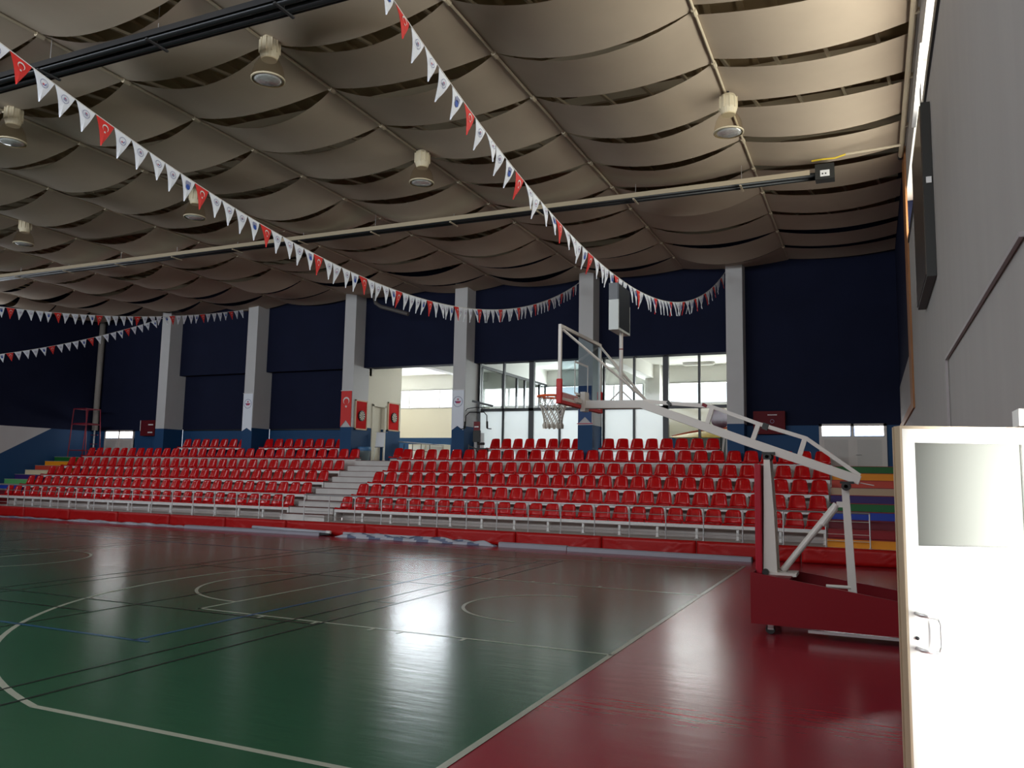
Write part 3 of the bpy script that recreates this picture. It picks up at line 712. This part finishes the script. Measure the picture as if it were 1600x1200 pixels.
b = MB(); b.tube([(-.42, Y0, 1.60), (-1.08, Y0, .74)], .042, M_hoopw, 12); b.bar((-.42, Y0, 1.60), (-.30, Y0, 1.60), .05, .07, M_hoopw); b.tube([(-.6, Y0, 1.34), (-.44, Y0, 1.56)], .048, M_hoopw, 12); b.bar((-1.2, Y0, .74), (-.92, Y0-.05, .70), .12, .03, M_hoopw); b.tube([(-.55, Y0-.3, .62), (-.27, Y0-.3, .62)], .02, M_hoopw, 8); b.build('hydraulic_strut', t, smooth=False)
bb = MB(); yb0, yb1, zb0, zb1, xb = 10.1, 11.9, 2.9, 3.95, -3.85
for y in (yb0, yb1-.045): bb.box(xb, xb+.04, y, y+.045, zb0, zb1, M_hoopw)
for z in (zb0, zb1-.045): bb.box(xb, xb+.04, yb0+.045, yb1-.045, z, z+.045, M_hoopw)
bo = bb.build('backboard', t)
b = MB(); b.box(xb+.012, xb+.022, yb0+.045, yb1-.045, zb0+.045, zb1-.045, glassy('board_glass', (.80, .87, .90), tr=.9)); b.build('glass_panel', bo, label='clear glass panel')
b = MB()
for (y0, y1, z0, z1) in ((10.7, 11.3, 3.05, 3.08), (10.7, 11.3, 3.5, 3.53), (10.7, 10.73, 3.08, 3.5), (11.27, 11.3, 3.08, 3.5), (10.15, 11.85, 2.945, 3.03)): b.box(xb+.0225, xb+.0255, y0, y1, z0, z1, M_white)
M_bt = mat('board_text', (.45, .03, .04), .5)
for k in range(12):
    y = 10.2+k*.055; b.add([(xb+.028, y, 2.955), (xb+.028, y+.03, 2.955), (xb+.028, y+.045, 3.02), (xb+.028, y+.012, 3.02)], [(0, 1, 2, 3)], M_bt)
b.build('marking', bo)
b = MB(); b.box(xb-.015, xb+.055, yb0-.01, yb1+.01, 2.86, 2.915, M_pad)
for y in (yb0-.015, yb1-.035): b.box(xb-.02, xb+.06, y, y+.05, 2.86, 3.2, M_pad)
b.build('edge_pad', bo, bevel=.012, label='red padding along the lower edge')
b = MB(); rc = (-4.26, Y0, 3.05)
pts = [(rc[0]+.228*math.cos(a*PI/18), rc[1]+.228*math.sin(a*PI/18), rc[2]) for a in range(37)]
M_rim = mat('rim_orange', (.75, .10, .02), .35); b.tube(pts, .017, M_rim, 8, cap=False)
b.box(-4.05, -3.85, Y0-.09, Y0+.09, 3.035, 3.05, M_rim); b.box(-3.87, -3.85, Y0-.11, Y0+.11, 2.93, 3.06, M_rim); b.build('rim', bo, label='orange rim')
b = MB(); M_net = mat('net_cord', (.50, .46, .40), .9); n = 12
def npt(k, lv, off=0):
    rr = [.222, .205, .175, .155, .14, .135][lv]; zz = [3.04, 2.94, 2.86, 2.79, 2.72, 2.66][lv]; a = 2*PI*(k+off)/n
    return (rc[0]+rr*math.cos(a), rc[1]+rr*math.sin(a), zz)
for k in range(n):
    for lv in range(5):
        o0 = (lv % 2)*.5; o1 = ((lv+1) % 2)*.5
        if lv < 1: b.tube([npt(k, 0), npt(k, 1, .5)], .006, M_net, 5); b.tube([npt(k+1, 0), npt(k, 1, .5)], .006, M_net, 5)
        else:
            b.tube([npt(k, lv, o0), npt(k, lv+1, o1)], .0065, M_net, 5); b.tube([npt(k, lv, o0), npt(k+(1 if lv % 2 else -1), lv+1, o1)], .0065, M_net, 5)
    e = npt(k, 5, .5); b.tube([e, (e[0], e[1], e[2]-.03), (e[0]+.004, e[1], e[2]-.08)], [.010, .024, .018], M_net, 6)
b.build('net', bo, label='white cord net')
b = MB()
b.tube([(xb+.03, yb0+.08, zb1-.06), (-2.88, Y0, 2.98)], .018, M_hoopw, 8); b.tube([(xb+.03, yb1-.05, zb1-.04), (-2.88, Y0, 2.98)], .018, M_hoopw, 8)
b.tube([(xb+.04, yb1-.05, zb1-.04), (-3.05, Y0+.02, 3.10)], .014, M_hoopw, 8); b.box(-3.81, -3.74, Y0-.09, Y0+.09, 2.82, 3.1, M_hoopw); b.box(-3.84, -3.78, Y0-.3, Y0+.3, 2.93, 2.99, M_hoopw); b.build('brace', t)
b = MB(); b.tube([(-3.23, Y0, 2.97), (-3.23, Y0, 3.96)], .028, M_hoopw, 12); b.tube([(-3.23, Y0, 3.70), (-3.23, Y0, 3.715)], .031, M_hoopr, 12)
for s_ in (-1, 1): b.tube([(-3.23+s_*.16, Y0, 2.97), (-3.23, Y0, 3.12)], .01, M_hoopw, 6)
b.build('clock_pole', t)
M_scr = mat('clock_dark', (.02, .024, .03), .35)
b = MB(); b.box(-3.33, -3.19, 10.72, 11.32, 3.95, 4.38, mat('clock_grey', (.5, .53, .52), .5)); b.box(-3.33, -3.20, 10.72, 11.32, 4.38, 4.62, M_scr)
sc = b.build('shot_clock', t, label='grey shot clock box')
b = MB(); b.box(-3.19, -3.184, 10.75, 11.28, 3.985, 4.38, M_scr); b.box(-3.20, -3.19, 10.73, 11.31, 4.38, 4.61, M_scr); b.build('screen', sc, label='dark screen')

# ---------------------------------------------------------------- bunting
M_pw = mat('pennant_white', (.86, .90, .98), .7); M_pr = mat('pennant_red', (.72, .03, .025), .6); M_em = mat('emblem_grey', (.30, .32, .48), .7)
M_eb = mat('emblem_blue', (.02, .08, .42), .6); M_er = mat('emblem_red', (.5, .05, .12), .6); M_cord = mat('cord_white', (.75, .73, .70), .7)
def crescent(b, cx, cz, r, y, m, n=18, rot=PI/2):
    o = []; i_ = []
    for k in range(n+1):
        a = rot+.55+(2*PI-1.1)*k/n; o.append((cx+r*math.cos(a), y, cz+r*math.sin(a)))
    for k in range(n+1):
        a = rot+.62+(2*PI-1.24)*k/n; i_.append((cx+r*.22*math.cos(rot)+r*.8*math.cos(a), y, cz+r*.22*math.sin(rot)+r*.8*math.sin(a)))
    b.add(o+i_, [(k, k+1, n+2+k, n+1+k) for k in range(n)], m)
def star(b, cx, cz, r, y, m, rot=0):
    vs = [(cx, y, cz)]
    for k in range(10):
        rr = r if k % 2 == 0 else r*.4; a = rot+k*PI/5; vs.append((cx+rr*math.cos(a), y, cz+rr*math.sin(a)))
    b.add(vs, [(0, 1+k, 1+(k+1) % 10) for k in range(10)], m)
def pennant_mesh(kind):
    b = MB(); m = M_pr if kind == 0 else M_pw
    W, H = .125, .32; vs = []; n = 6
    for j in range(n+1):
        v = j/n; w_ = W*(1-v)+.002
        for i in (-1, 0, 1): vs.append((i*w_, .012*math.sin(v*4)+.01*(1-abs(i))*v, -H*v))
    fs = [(j*3+i, j*3+i+1, j*3+i+4, j*3+i+3) for j in range(n) for i in (0, 1)]
    b.add(vs, fs, m); b.add([(x, y+.003, z) for x, y, z in vs], fs, m)
    for y in (-.006, .026):
        if kind == 0: crescent(b, 0, -.10, .042, y, M_cord, rot=-PI/2); star(b, 0, -.155, .018, y, M_cord, PI/2)
        elif kind in (1, 2):
            o = [(.048*math.cos(a*PI/10), y, -.10+.048*math.sin(a*PI/10)) for a in range(20)]; i_ = [(.041*math.cos(a*PI/10), y, -.10+.041*math.sin(a*PI/10)) for a in range(20)]
            b.add(o+i_, [(k, (k+1) % 20, 20+(k+1) % 20, 20+k) for k in range(20)], M_em)
            if kind == 1: b.add([(-.022, y, -.09), (.02, y, -.085), (.018, y, -.115), (-.018, y, -.12)], [(0, 1, 2, 3)], M_em); star(b, .0, -.09, .014, y-.001 if y < 0 else y+.001, M_er)
            else: b.add([(-.03, y, -.08), (-.01, y, -.11), (0, y, -.125), (-.02, y, -.115)], [(0, 1, 2, 3)], M_eb); star(b, .008, -.112, .018, y, M_er)
        else:
            b.add([(-.04, y, -.05), (.04, y, -.05), (.04, y, -.105), (-.04, y, -.105)], [(0, 1, 2, 3)], M_em)
            b.add([(.035*math.cos(a*PI/8), y, -.125+.038*math.sin(a*PI/8)) for a in range(16)], [tuple(range(16))], M_eb)
    o = b.build('pennant'); me = o.data; bpy.data.objects.remove(o); return me
PM = [pennant_mesh(k) for k in range(4)]
seq = [0, 1, 2, 1, 3]
def bunting(E0, x2, y2, z2, sg, ymin, sq, label, pitch=.285, lean=0):
    E0 = Vector(E0); E1 = Vector((x2, y2, z2))
    P = lambda t_: E0.lerp(E1, t_)+Vector((0, 0, -4*sg*t_*(1-t_)))
    t = thing('bunting', label, 'bunting', tuple(E0))
    b = MB(); b.tube([P(i/80) for i in range(81)], .008, M_cord, 5); b.build('cord', t)
    k = 0; steps = 6000; cnt = 0; acc = 0; nextd = 0; prev = None; started = False
    for i in range(steps, 60, -1):
        q = P(i/steps)
        if q.y < ymin: continue
        if prev is not None: acc += (q-prev).length
        prev = q
        if acc >= nextd:
            nextd += pitch+Rt.uniform(-.015, .015)
            d = (P(i/steps+.001)-P(i/steps-.001)).normalized()
            dd = -d  # toward the far end
            upv = Vector((0, 0, 1)); side = dd.cross(upv).normalized(); un = side.cross(dd)
            if R.random() < .5: pass
            a = Rt.uniform(-.25, .25)+lean
            side2 = side*math.cos(a)+un*math.sin(a); un2 = side2.cross(dd)
            kind = sq[k] if k < len(sq) else seq[(k-len(sq)) % 5]; k += 1
            o = bpy.data.objects.new('pennant', PM[kind]); C.objects.link(o); o.parent = t
            yv = dd.cross(-un2)*-1
            mtx = Matrix((( -dd.x, side2.x, un2.x, q.x-E0.x), (-dd.y, side2.y, un2.y, q.y-E0.y), (-dd.z, side2.z, un2.z, q.z-E0.z), (0, 0, 0, 1)))
            if mtx.to_3x3().determinant() < 0: mtx = Matrix(((dd.x, side2.x, un2.x, q.x-E0.x), (dd.y, side2.y, un2.y, q.y-E0.y), (dd.z, side2.z, un2.z, q.z-E0.z), (0, 0, 0, 1)))
            o.matrix_local = mtx; cnt += 1
            if kind == 0: o['label'] = 'red pennant with white crescent and star'
            if cnt >= 99: break
bunting((-3.98, 24.88, 8.26), -3.86, -1.5, 9.2, 3.395, 5.45, [2, 3], 'bunting with red and white pennants, the right one of the two long strings')
bunting((-8.77, 24.88, 8.31), -7.39, -1.5, 8.04, 2.88, 4.72, [1, 0, 2, 1, 1, 0, 2, 1, 2, 1, 3], 'bunting with red and white pennants running down from the upper left corner', pitch=.262)
bunting((-22.9, 24.88, 8.38), -22.52, -1.5, 8.21, 2.0, 12, [], 'bunting with larger pennants hanging before the left navy wall', pitch=.30)
bunting((-27.7, 24.88, 8.3), -35.0, -1.5, 8.2, 3.37, 16, [2, 1], 'lowest bunting at the far left, rising to the leftmost pillar', pitch=.30)

# ---------------------------------------------------------------- banners on pillars
def banner(x0, x1, z0, z1, notch, m, label, emblem):
    y = 24.885; xm = (x0+x1)/2
    t = thing('pillar_banner', label, 'banner', (xm, y, z1))
    b = MB(); b.prism([(x0, z1), (x1, z1), (x1+.0, z0), (xm, z0+notch), (x0, z0)], y-.006, y, m, 'y'); b.build('cloth', t)
    b = MB(); b.tube([(x0-.02, y-.01, z1), (x1+.02, y-.01, z1)], .012, M_white, 8); b.build('rod', t)
    b = MB(); ye = y-.010
    if emblem == 'flag': crescent(b, xm, z1-.38, .14, ye, M_cord, rot=-PI/2, n=24); star(b, xm, z1-.6, .06, ye, M_cord, PI/2)
    else:
        zc = z1-.42; o = [(xm+.19*math.cos(a*PI/12), ye, zc+.19*math.sin(a*PI/12)) for a in range(24)]; i_ = [(xm+.17*math.cos(a*PI/12), ye, zc+.17*math.sin(a*PI/12)) for a in range(24)]
        b.add(o+i_, [(k, (k+1) % 24, 24+(k+1) % 24, 24+k) for k in range(24)], M_em)
        b.add([(xm-.13, ye, zc+.02), (xm+.13, ye, zc+.02), (xm+.07, ye, zc-.06), (xm-.07, ye, zc-.06)], [(0, 1, 2, 3)], M_er); star(b, xm, zc+.08, .055, ye, M_er, PI/2)
        b.add([(xm-.14, ye-.001, zc+.03), (xm-.08, ye-.001, zc+.0), (xm-.05, ye-.001, zc-.06), (xm-.1, ye-.001, zc-.03)], [(0, 1, 2, 3)], M_eb)
    b.build('emblem', t)
banner(PX[1]-.0, PX[1]+.48, 3.42, 4.93, .13, M_pw, 'white banner with red emblem on the pillar between the navy bays', 'e')
banner(PX[2]+.0, PX[2]+.47, 3.55, 4.92, .26, M_pr, 'red banner with white crescent and star hanging on a pillar', 'flag')
banner(PX[3]+.0, PX[3]+.47, 3.40, 4.83, .16, M_pw, 'white banner with round emblem on the pillar left of the multi gym', 'e')
M_bb = mat('banner_blue', (.02, .07, .22), .6)
banner(PX[4]+.02, PX[4]+.47, 3.6, 4.85, .22, M_bb, 'blue banner on the pillar behind the backboard', 'e')
b = MB(); b.box(PX[4]-.02, PX[4]+.52, 24.86, 24.875, 3.585, 3.61, M_er); tag(b.build('ribbon'), 'thin pink ribbon round the pillar behind the net', 'ribbon')

# ---------------------------------------------------------------- left room things
M_frame = mat('pale_wood', (.62, .42, .26), .5); M_dred = mat('board_red', (.60, .008, .008), .7, spec=.1)
for y0, y1, z0, z1, lab in ((25.06, 25.85, 3.47, 4.6, 'dartboard on red framed panel, beside the red flag banner'), (27.3, 28.15, 3.55, 4.7, 'dartboard on red framed panel, right of the cream doorway')):
    X0 = -17.7; t = thing('dartboard', lab, 'dartboard', (X0, (y0+y1)/2, z0))
    b = MB(); b.box(X0, X0+.03, y0+.04, y1-.04, z0+.04, z1-.04, M_dred); b.build('backing', t)
    b = MB(); b.box(X0, X0+.045, y0, y1, z0, z0+.05, M_frame); b.box(X0, X0+.045, y0, y1, z1-.05, z1, M_frame); b.box(X0, X0+.045, y0, y0+.05, z0, z1, M_frame); b.box(X0, X0+.045, y1-.05, y1, z0, z1, M_frame); b.build('frame', t)
    yc, zc = (y0+y1)/2, (z0+z1)/2-.03
    b = MB(); b.lathe([(0, 0), (.20, 0), (.20, .05), (.0, .05)], (X0+.03, yc, zc), M_sb, 30, 'x')
    for k in range(20):
        a0, a1 = 2*PI*k/20, 2*PI*(k+1)/20; m = mat('dart_cream', (.62, .55, .42), .7) if k % 2 else M_sb
        b.add([(X0+.082, yc+.02*math.cos(a0), zc+.02*math.sin(a0)), (X0+.082, yc+.17*math.cos(a0), zc+.17*math.sin(a0)), (X0+.082, yc+.17*math.cos(a1), zc+.17*math.sin(a1)), (X0+.082, yc+.02*math.cos(a1), zc+.02*math.sin(a1))], [(0, 1, 2, 3)], m)
    b.build('target', t, label='black and cream target')
b = MB(); b.box(-17.72, -17.66, 26.2, 26.3, 2.3, 4.52, M_cream); b.box(-17.72, -17.66, 27.08, 27.16, 2.3, 4.52, M_cream); b.box(-17.72, -17.66, 26.2, 27.16, 4.45, 4.54, M_cream); struct(b.build('trim_4'))
b = MB(); b.box(-17.9, -17.84, 26.3, 27.08, 2.31, 4.45, M_cream); o = struct(b.build('door_1')); b = MB(); b.tube([(-17.84, 26.95, 3.35), (-17.78, 26.95, 3.35), (-17.78, 26.83, 3.35)], .012, M_steel, 8); b.build('door_handle', o)
t = thing('rubbish_bin', 'grey bin with blue liner on the landing beside the stairs', 'bin', (-17.5, 24.95, 2.3))
b = MB(); b.lathe([(0, 2.31), (.20, 2.31), (.24, 2.80), (.225, 2.80), (.19, 2.34), (0, 2.34)], (-17.40, 25.35, 0), mat('bin_grey', (.16, .22, .24), .6), 24); b.build('bucket', t, smooth=False)
b = MB(); b.lathe([(.247, 2.68), (.255, 2.72), (.25, 2.81), (.235, 2.83), (.225, 2.78)], (-17.40, 25.35, 0), mat('liner_blue', (.05, .17, .35), .4), 24); b.build('liner', t, smooth=True, label='blue bag folded over the rim')
t = thing('flip_chart', 'small white flip chart easel in front of the cream doorway', 'easel', (-17.35, 26.4, 2.3))
b = MB(); b.add([(-17.52, 26.25, 2.85), (-17.18, 26.32, 2.85), (-17.16, 26.36, 3.42), (-17.50, 26.29, 3.42)], [(0, 1, 2, 3)], mat('chart_white', (.85, .87, .9), .4)); b.add([(-17.52, 26.27, 2.85), (-17.18, 26.34, 2.85), (-17.16, 26.38, 3.42), (-17.50, 26.31, 3.42)], [(0, 1, 2, 3)], M_white); b.build('board', t)
for a, c in (((-17.52, 26.27, 2.88), (-17.56, 26.2, 2.3)), ((-17.17, 26.32, 2.88), (-17.12, 26.28, 2.3)), ((-17.35, 26.34, 3.44), (-17.38, 26.75, 2.3))):
    b = MB(); b.tube([a, c], .012, M_steel, 6); b.build('leg', t)
b = MB(); b.tube([(-17.56, 26.28, 3.44), (-17.05, 26.36, 3.42)], .01, M_steel, 6); b.tube([(-17.54, 26.24, 2.85), (-17.16, 26.30, 2.85)], .012, M_dark, 6); b.build('crossbar', t)
t = thing('table_tennis_table', 'folded grey topped table on thin legs in the open left room', 'table', (-16.7, 28, 2.3))
b = MB(); b.add([(-17.5, 27.9, 3.12), (-15.95, 27.9, 3.0), (-15.95, 28.9, 3.0), (-17.5, 28.9, 3.12), (-17.5, 27.9, 3.16), (-15.95, 27.9, 3.04), (-15.95, 28.9, 3.04), (-17.5, 28.9, 3.16)], [(0, 1, 2, 3), (4, 5, 6, 7), (0, 1, 5, 4), (1, 2, 6, 5), (2, 3, 7, 6), (3, 0, 4, 7)], mat('table_grey', (.35, .34, .33), .5)); b.build('table_top', t)
for x in (-17.3, -16.9, -16.5, -16.1):
    b = MB(); b.tube([(x, 28.0, 2.3), (x, 28.0, 3.05)], .015, M_dark, 6); b.build('leg', t)
b = MB(); b.tube([(-17.45, 27.98, 2.85), (-16.0, 27.98, 2.72)], .012, M_dark, 6); b.build('crossbar', t)
t = thing('low_cabinet', 'cream cabinet behind the grey topped table', 'cabinet', (-16.6, 29.6, 2.3))
b = MB(); b.box(-18.0, -16.3, 29.5, 30.1, 2.3, 3.1, M_cream); b.build('body', t); b = MB(); b.box(-17.95, -17.2, 29.48, 29.5, 2.35, 3.05, M_cream2); b.box(-17.1, -16.35, 29.48, 29.5, 2.35, 3.05, M_cream2); b.build('door', t)
seat(-16.3, 25.7, 2.47, 'lone red plastic seat beyond the left end of the fifth row, right block', 'loose seat')
b = MB(); b.box(-16.5, -16.1, 25.74, 26.0, 2.3, 2.4, M_conc); tag(b.build('block_stand'), 'grey block under the lone red seat', 'block')
# multi gym
t = thing('multi_gym', 'black multi gym with red and black pad beside the emblem pillar', 'exercise machine', (-12.33, 24.8, 2.3))
gx, gy = -12.33, 24.72
b = MB(); b.box(gx-.04, gx+.04, gy, gy+.08, 2.3, 4.35, M_dark); b.box(gx-.35, gx+.1, gy-.02, gy+.1, 2.3, 2.36, M_dark)
b.bar((gx-.25, gy, 4.40), (gx+.5, gy+.1, 4.22), .05, .07, M_dark); b.build('frame', t)
b = MB(); b.tube([(gx-.45, gy-.1, 4.05), (gx-.38, gy-.1, 4.13), (gx, gy-.1, 4.18), (gx+.3, gy-.1, 4.14)], .014, M_dark, 8); b.build('lat_bar', t)
for s_ in (-1, 1):
    b = MB(); b.tube([(gx, gy-.1, 4.0), (gx+s_*.28, gy-.14, 4.0), (gx+s_*.40, gy-.16, 3.88), (gx+s_*.42, gy-.17, 3.45)], .018, M_dark, 8); b.tube([(gx+s_*.42, gy-.17, 3.68), (gx+s_*.43, gy-.17, 3.45)], .035, M_sb, 10); b.tube([(gx+s_*.42, gy-.17, 3.44), (gx+s_*.60, gy-.2, 3.42)], .016, M_dark, 8); b.build('press_arm', t, smooth=True)
b = MB(); b.box(gx-.11, gx+.11, gy-.12, gy-.05, 3.38, 3.68, M_hoopr); b.box(gx-.13, gx+.13, gy-.12, gy-.05, 2.98, 3.38, M_sb); b.box(gx-.08, gx+.08, gy-.125, gy-.12, 3.48, 3.52, M_white); b.build('back_pad', t, bevel=.02, label='red over black back pad')
b = MB(); b.box(gx-.02, gx+.34, gy-.1, gy+.16, 2.66, 2.78, M_sb); b.tube([(gx+.05, gy-.1, 2.92), (gx+.30, gy-.1, 2.92)], .045, M_sb, 12); b.bar((gx-.3, gy-.06, 2.84), (gx+.0, gy-.06, 2.74), .04, .04, M_dark); b.box(gx-.33, gx-.29, gy-.08, gy-.04, 2.3, 2.9, M_dark); b.box(gx+.28, gx+.34, gy-.1, gy-.04, 2.3, 2.7, M_dark); b.build('seat', t, bevel=.01)
b = MB(); b.box(-12.92, -12.62, 25.6, 25.8, 2.3, 3.35, M_white); b.build('weight_cover', t, label='pale weight cover')
# things behind the clear pane
M_can = mat('canopy_yellow', (.75, .5, .03), .5); M_car = mat('canopy_red', (.65, .08, .03), .5)
t = thing('play_canopy', 'yellow low canopy with red edge behind the lower clear pane', 'canopy', (-4.9, 28, 3.1))
b = MB(); vs = []
for i in range(17):
    u = i/16; x = -6.45+2.9*u
    for j, (y, k) in enumerate(((27.6, 0), (28.1, .8), (28.6, 1), (29.1, .8), (29.6, 0))): vs.append((x, y, 3.28+.36*k*math.sin(PI*min(1, u*.62+.02))**.8))
b.add(vs, [(i*5+j, i*5+j+1, (i+1)*5+j+1, (i+1)*5+j) for i in range(16) for j in range(4)], M_can); b.build('cover', t, smooth=True)
b = MB(); b.tube([(-6.45+2.9*i/16, 28.35, 3.30+.345*math.sin(PI*min(1, i/16*.62+.02))**.8) for i in range(17)], .035, M_car, 8); b.build('edge_piping', t, label='red edge')
b = MB(); b.box(-6.2, -3.8, 27.8, 29.4, 2.3, 3.27, mat('canopy_grey', (.28, .29, .27), .7)); b.build('base', t, label='grey box base')
b = MB(); b.lathe([(.33*math.sin(PI*k/12), .33*math.cos(PI*k/12)) for k in range(13)], (-4.45, 26.6, 3.85), mat('ball_maroon', (.20, .03, .07), .8, spec=.05), 24)
b.lathe([(.02, -1.55), (.02, -.3)], (-4.45, 26.6, 3.85), M_dark, 8); b.lathe([(0, -1.55), (.2, -1.55), (.2, -1.5), (0, -1.5)], (-4.45, 26.6, 3.85), M_dark, 16)
tag(b.build('punching_ball', smooth=True), 'round maroon punching ball on a stand behind the glass', 'punching ball')
for dx, lab in ((-.02, 'pale board leaning beside the rightmost pillar'), (.14, 'white board leaning nearest the rightmost pillar')):
    b = MB(); b.bar((-4.19+dx, 25.15, 2.3), (-4.12+dx*.5, 25.35, 3.25), .06, .02, M_hoopw if dx else M_cream, (0, 1, 0)); tag(b.build('leaning_board'), lab, 'board')
# room ceiling lamp
b = MB(); b.box(-6.75, -5.5, 31.6, 31.75, 6.36, 6.43, M_white); b.box(-6.7, -5.55, 31.62, 31.73, 6.33, 6.36, M_cream2); tag(b.build('strip_lamp'), 'unlit strip lamp on the ceiling of the right glazed room', 'lamp')

# ---------------------------------------------------------------- end doors, cabinets, chair, pole
M_lit = mat('lit_pane', (1, 1, 1), .5, emit=(1, 1, 1), es=9)
def ddoor(n, x0, x1, y):
    b = MB(); zt_, zb_ = 3.56, 1.6
    for x in (x0, (x0+x1)/2-.04, x1-.08): b.box(x, x+.08, y-.06, y, zb_, zt_, M_cream2 if False else M_hoopw)
    b.box(x0, x1, y-.06, y, zt_-.07, zt_, M_hoopw); b.box(x0, x1, y-.05, y, zb_, 3.19, M_hoopw)
    for k in (0, 1):
        xa = x0+.14+k*((x1-x0)/2-.02); xb_ = xa+(x1-x0)/2-.26; b.box(xa, xb_, y-.056, y-.05, 1.8, 3.1, mat('door_panel', (.50, .48, .45), .5))
    o = struct(b.build('door_%d' % n)); b = MB()
    for k in (0, 1):
        xa = x0+.08+k*((x1-x0)/2-.02); xb_ = xa+(x1-x0)/2-.14; b.box(xa, xb_, y-.03, y-.02, 3.21, 3.49, M_lit)
    b.build('pane', o, label='bright daylit panes')
    b = MB(); b.tube([((x0+x1)/2+.1, y-.05, 2.65), ((x0+x1)/2+.1, y-.1, 2.65), ((x0+x1)/2+.22, y-.1, 2.65)], .012, M_steel, 6); b.build('door_handle', o)
ddoor(2, -32.0, -30.15, 26.0); ddoor(3, -1.40, .42, 25.5)
def cabinet(x0, x1, z0, z1, y, label, side):
    t = thing('fire_hose_cabinet', label, 'cabinet', ((x0+x1)/2, y, z0))
    b = MB(); b.box(x0, x1, y-.2, y-.004, z0, z1, mat('cab_red', (.13, .006, .01), .6, spec=.2)); b.build('box', t)
    b = MB(); b.box(x0+.05, x1-.05, y-.212, y-.2, z0+.05, z1-.05, mat('cab_dark', (.12, .006, .012), .6, spec=.2)); b.build('door', t)
    b = MB()
    if side: b.box(x0-.06, x0, y-.18, y-.004, z0+.22, z1, M_white); b.box(x1-.38, x1-.08, y-.216, y-.212, z1-.22, z1-.17, M_white); b.box(x1-.38, x1-.1, y-.216, y-.212, z0+.12, z0+.17, M_white)
    else:
        for k in range(8): b.box(x0+.42+k*.035, x0+.445+k*.035, y-.216, y-.212, z1-.13, z1-.10, M_white)
        b.lathe([(.05, -.004), (.06, -.004), (.06, 0), (.05, 0)], (x0+.55, y-.213, z0+.38), M_em, 16, 'y')
    b.build('marking', t)
cabinet(-29.6, -28.75, 3.3, 3.98, 26.0, 'dark red fire hose cabinet beside the leftmost pillar', True)
cabinet(-3.26, -2.34, 3.26, 3.95, 25.5, 'red fire hose cabinet on the navy wall behind the hoop arm', False)
b = MB(); b.tube([(-32.5, 25.82, 8.6), (-32.5, 25.82, 3.55)], .13, mat('pipe_beige', (.34, .31, .28), .6), 16); b.tube([(-32.55, 25.85, 3.56), (-32.55, 25.85, 1.6)], .035, M_white, 8)
tag(b.build('down_pipe', smooth=True), 'thick beige down pipe in the far left corner', 'pipe')
M_um = mat('umpire_red', (.24, .012, .03), .45)
t = thing('umpire_chair', 'tall dark red steel umpire chair frame in the far left corner', 'umpire chair', (-31.8, 24.95, 1.6))
xs_, ys_ = (-32.35, -31.25), (24.45, 25.15)
for i, x in enumerate(xs_):
    for y in ys_:
        cx = -31.8; b = MB(); b.tube([(x+(.08 if i == 0 else -.08)*-1, y, 1.6), (cx+(x-cx)*.72, y, 4.45)], .022, M_um, 8); b.build('leg', t)
for z, k in ((3.75, .78), (4.43, .72), (2.6, .9)):
    b = MB(); x0, x1 = -31.8-.55*k, -31.8+.55*k
    for y in ys_: b.tube([(x0, y, z), (x1, y, z)], .02, M_um, 8)
    for x in (x0, x1): b.tube([(x, ys_[0], z), (x, ys_[1], z)], .02, M_um, 8)
    b.build('crossbar', t)
b = MB(); b.box(-32.2, -31.4, 24.5, 25.1, 3.76, 3.80, M_um); b.build('platform', t)
b = MB()
for z in (1.9, 2.2, 2.5, 2.9, 3.3): b.tube([(-31.9, 25.15, z), (-31.45, 25.15, z)], .015, M_um, 6)
b.build('ladder_rung', t)
# outside ground so that the daylight has something to fall on
b = MB(); b.box(T, 40, -30, 60, -.3, -.2, mat('outside_paving', (.55, .53, .5), .8)); struct(b.build('floor_outside'))
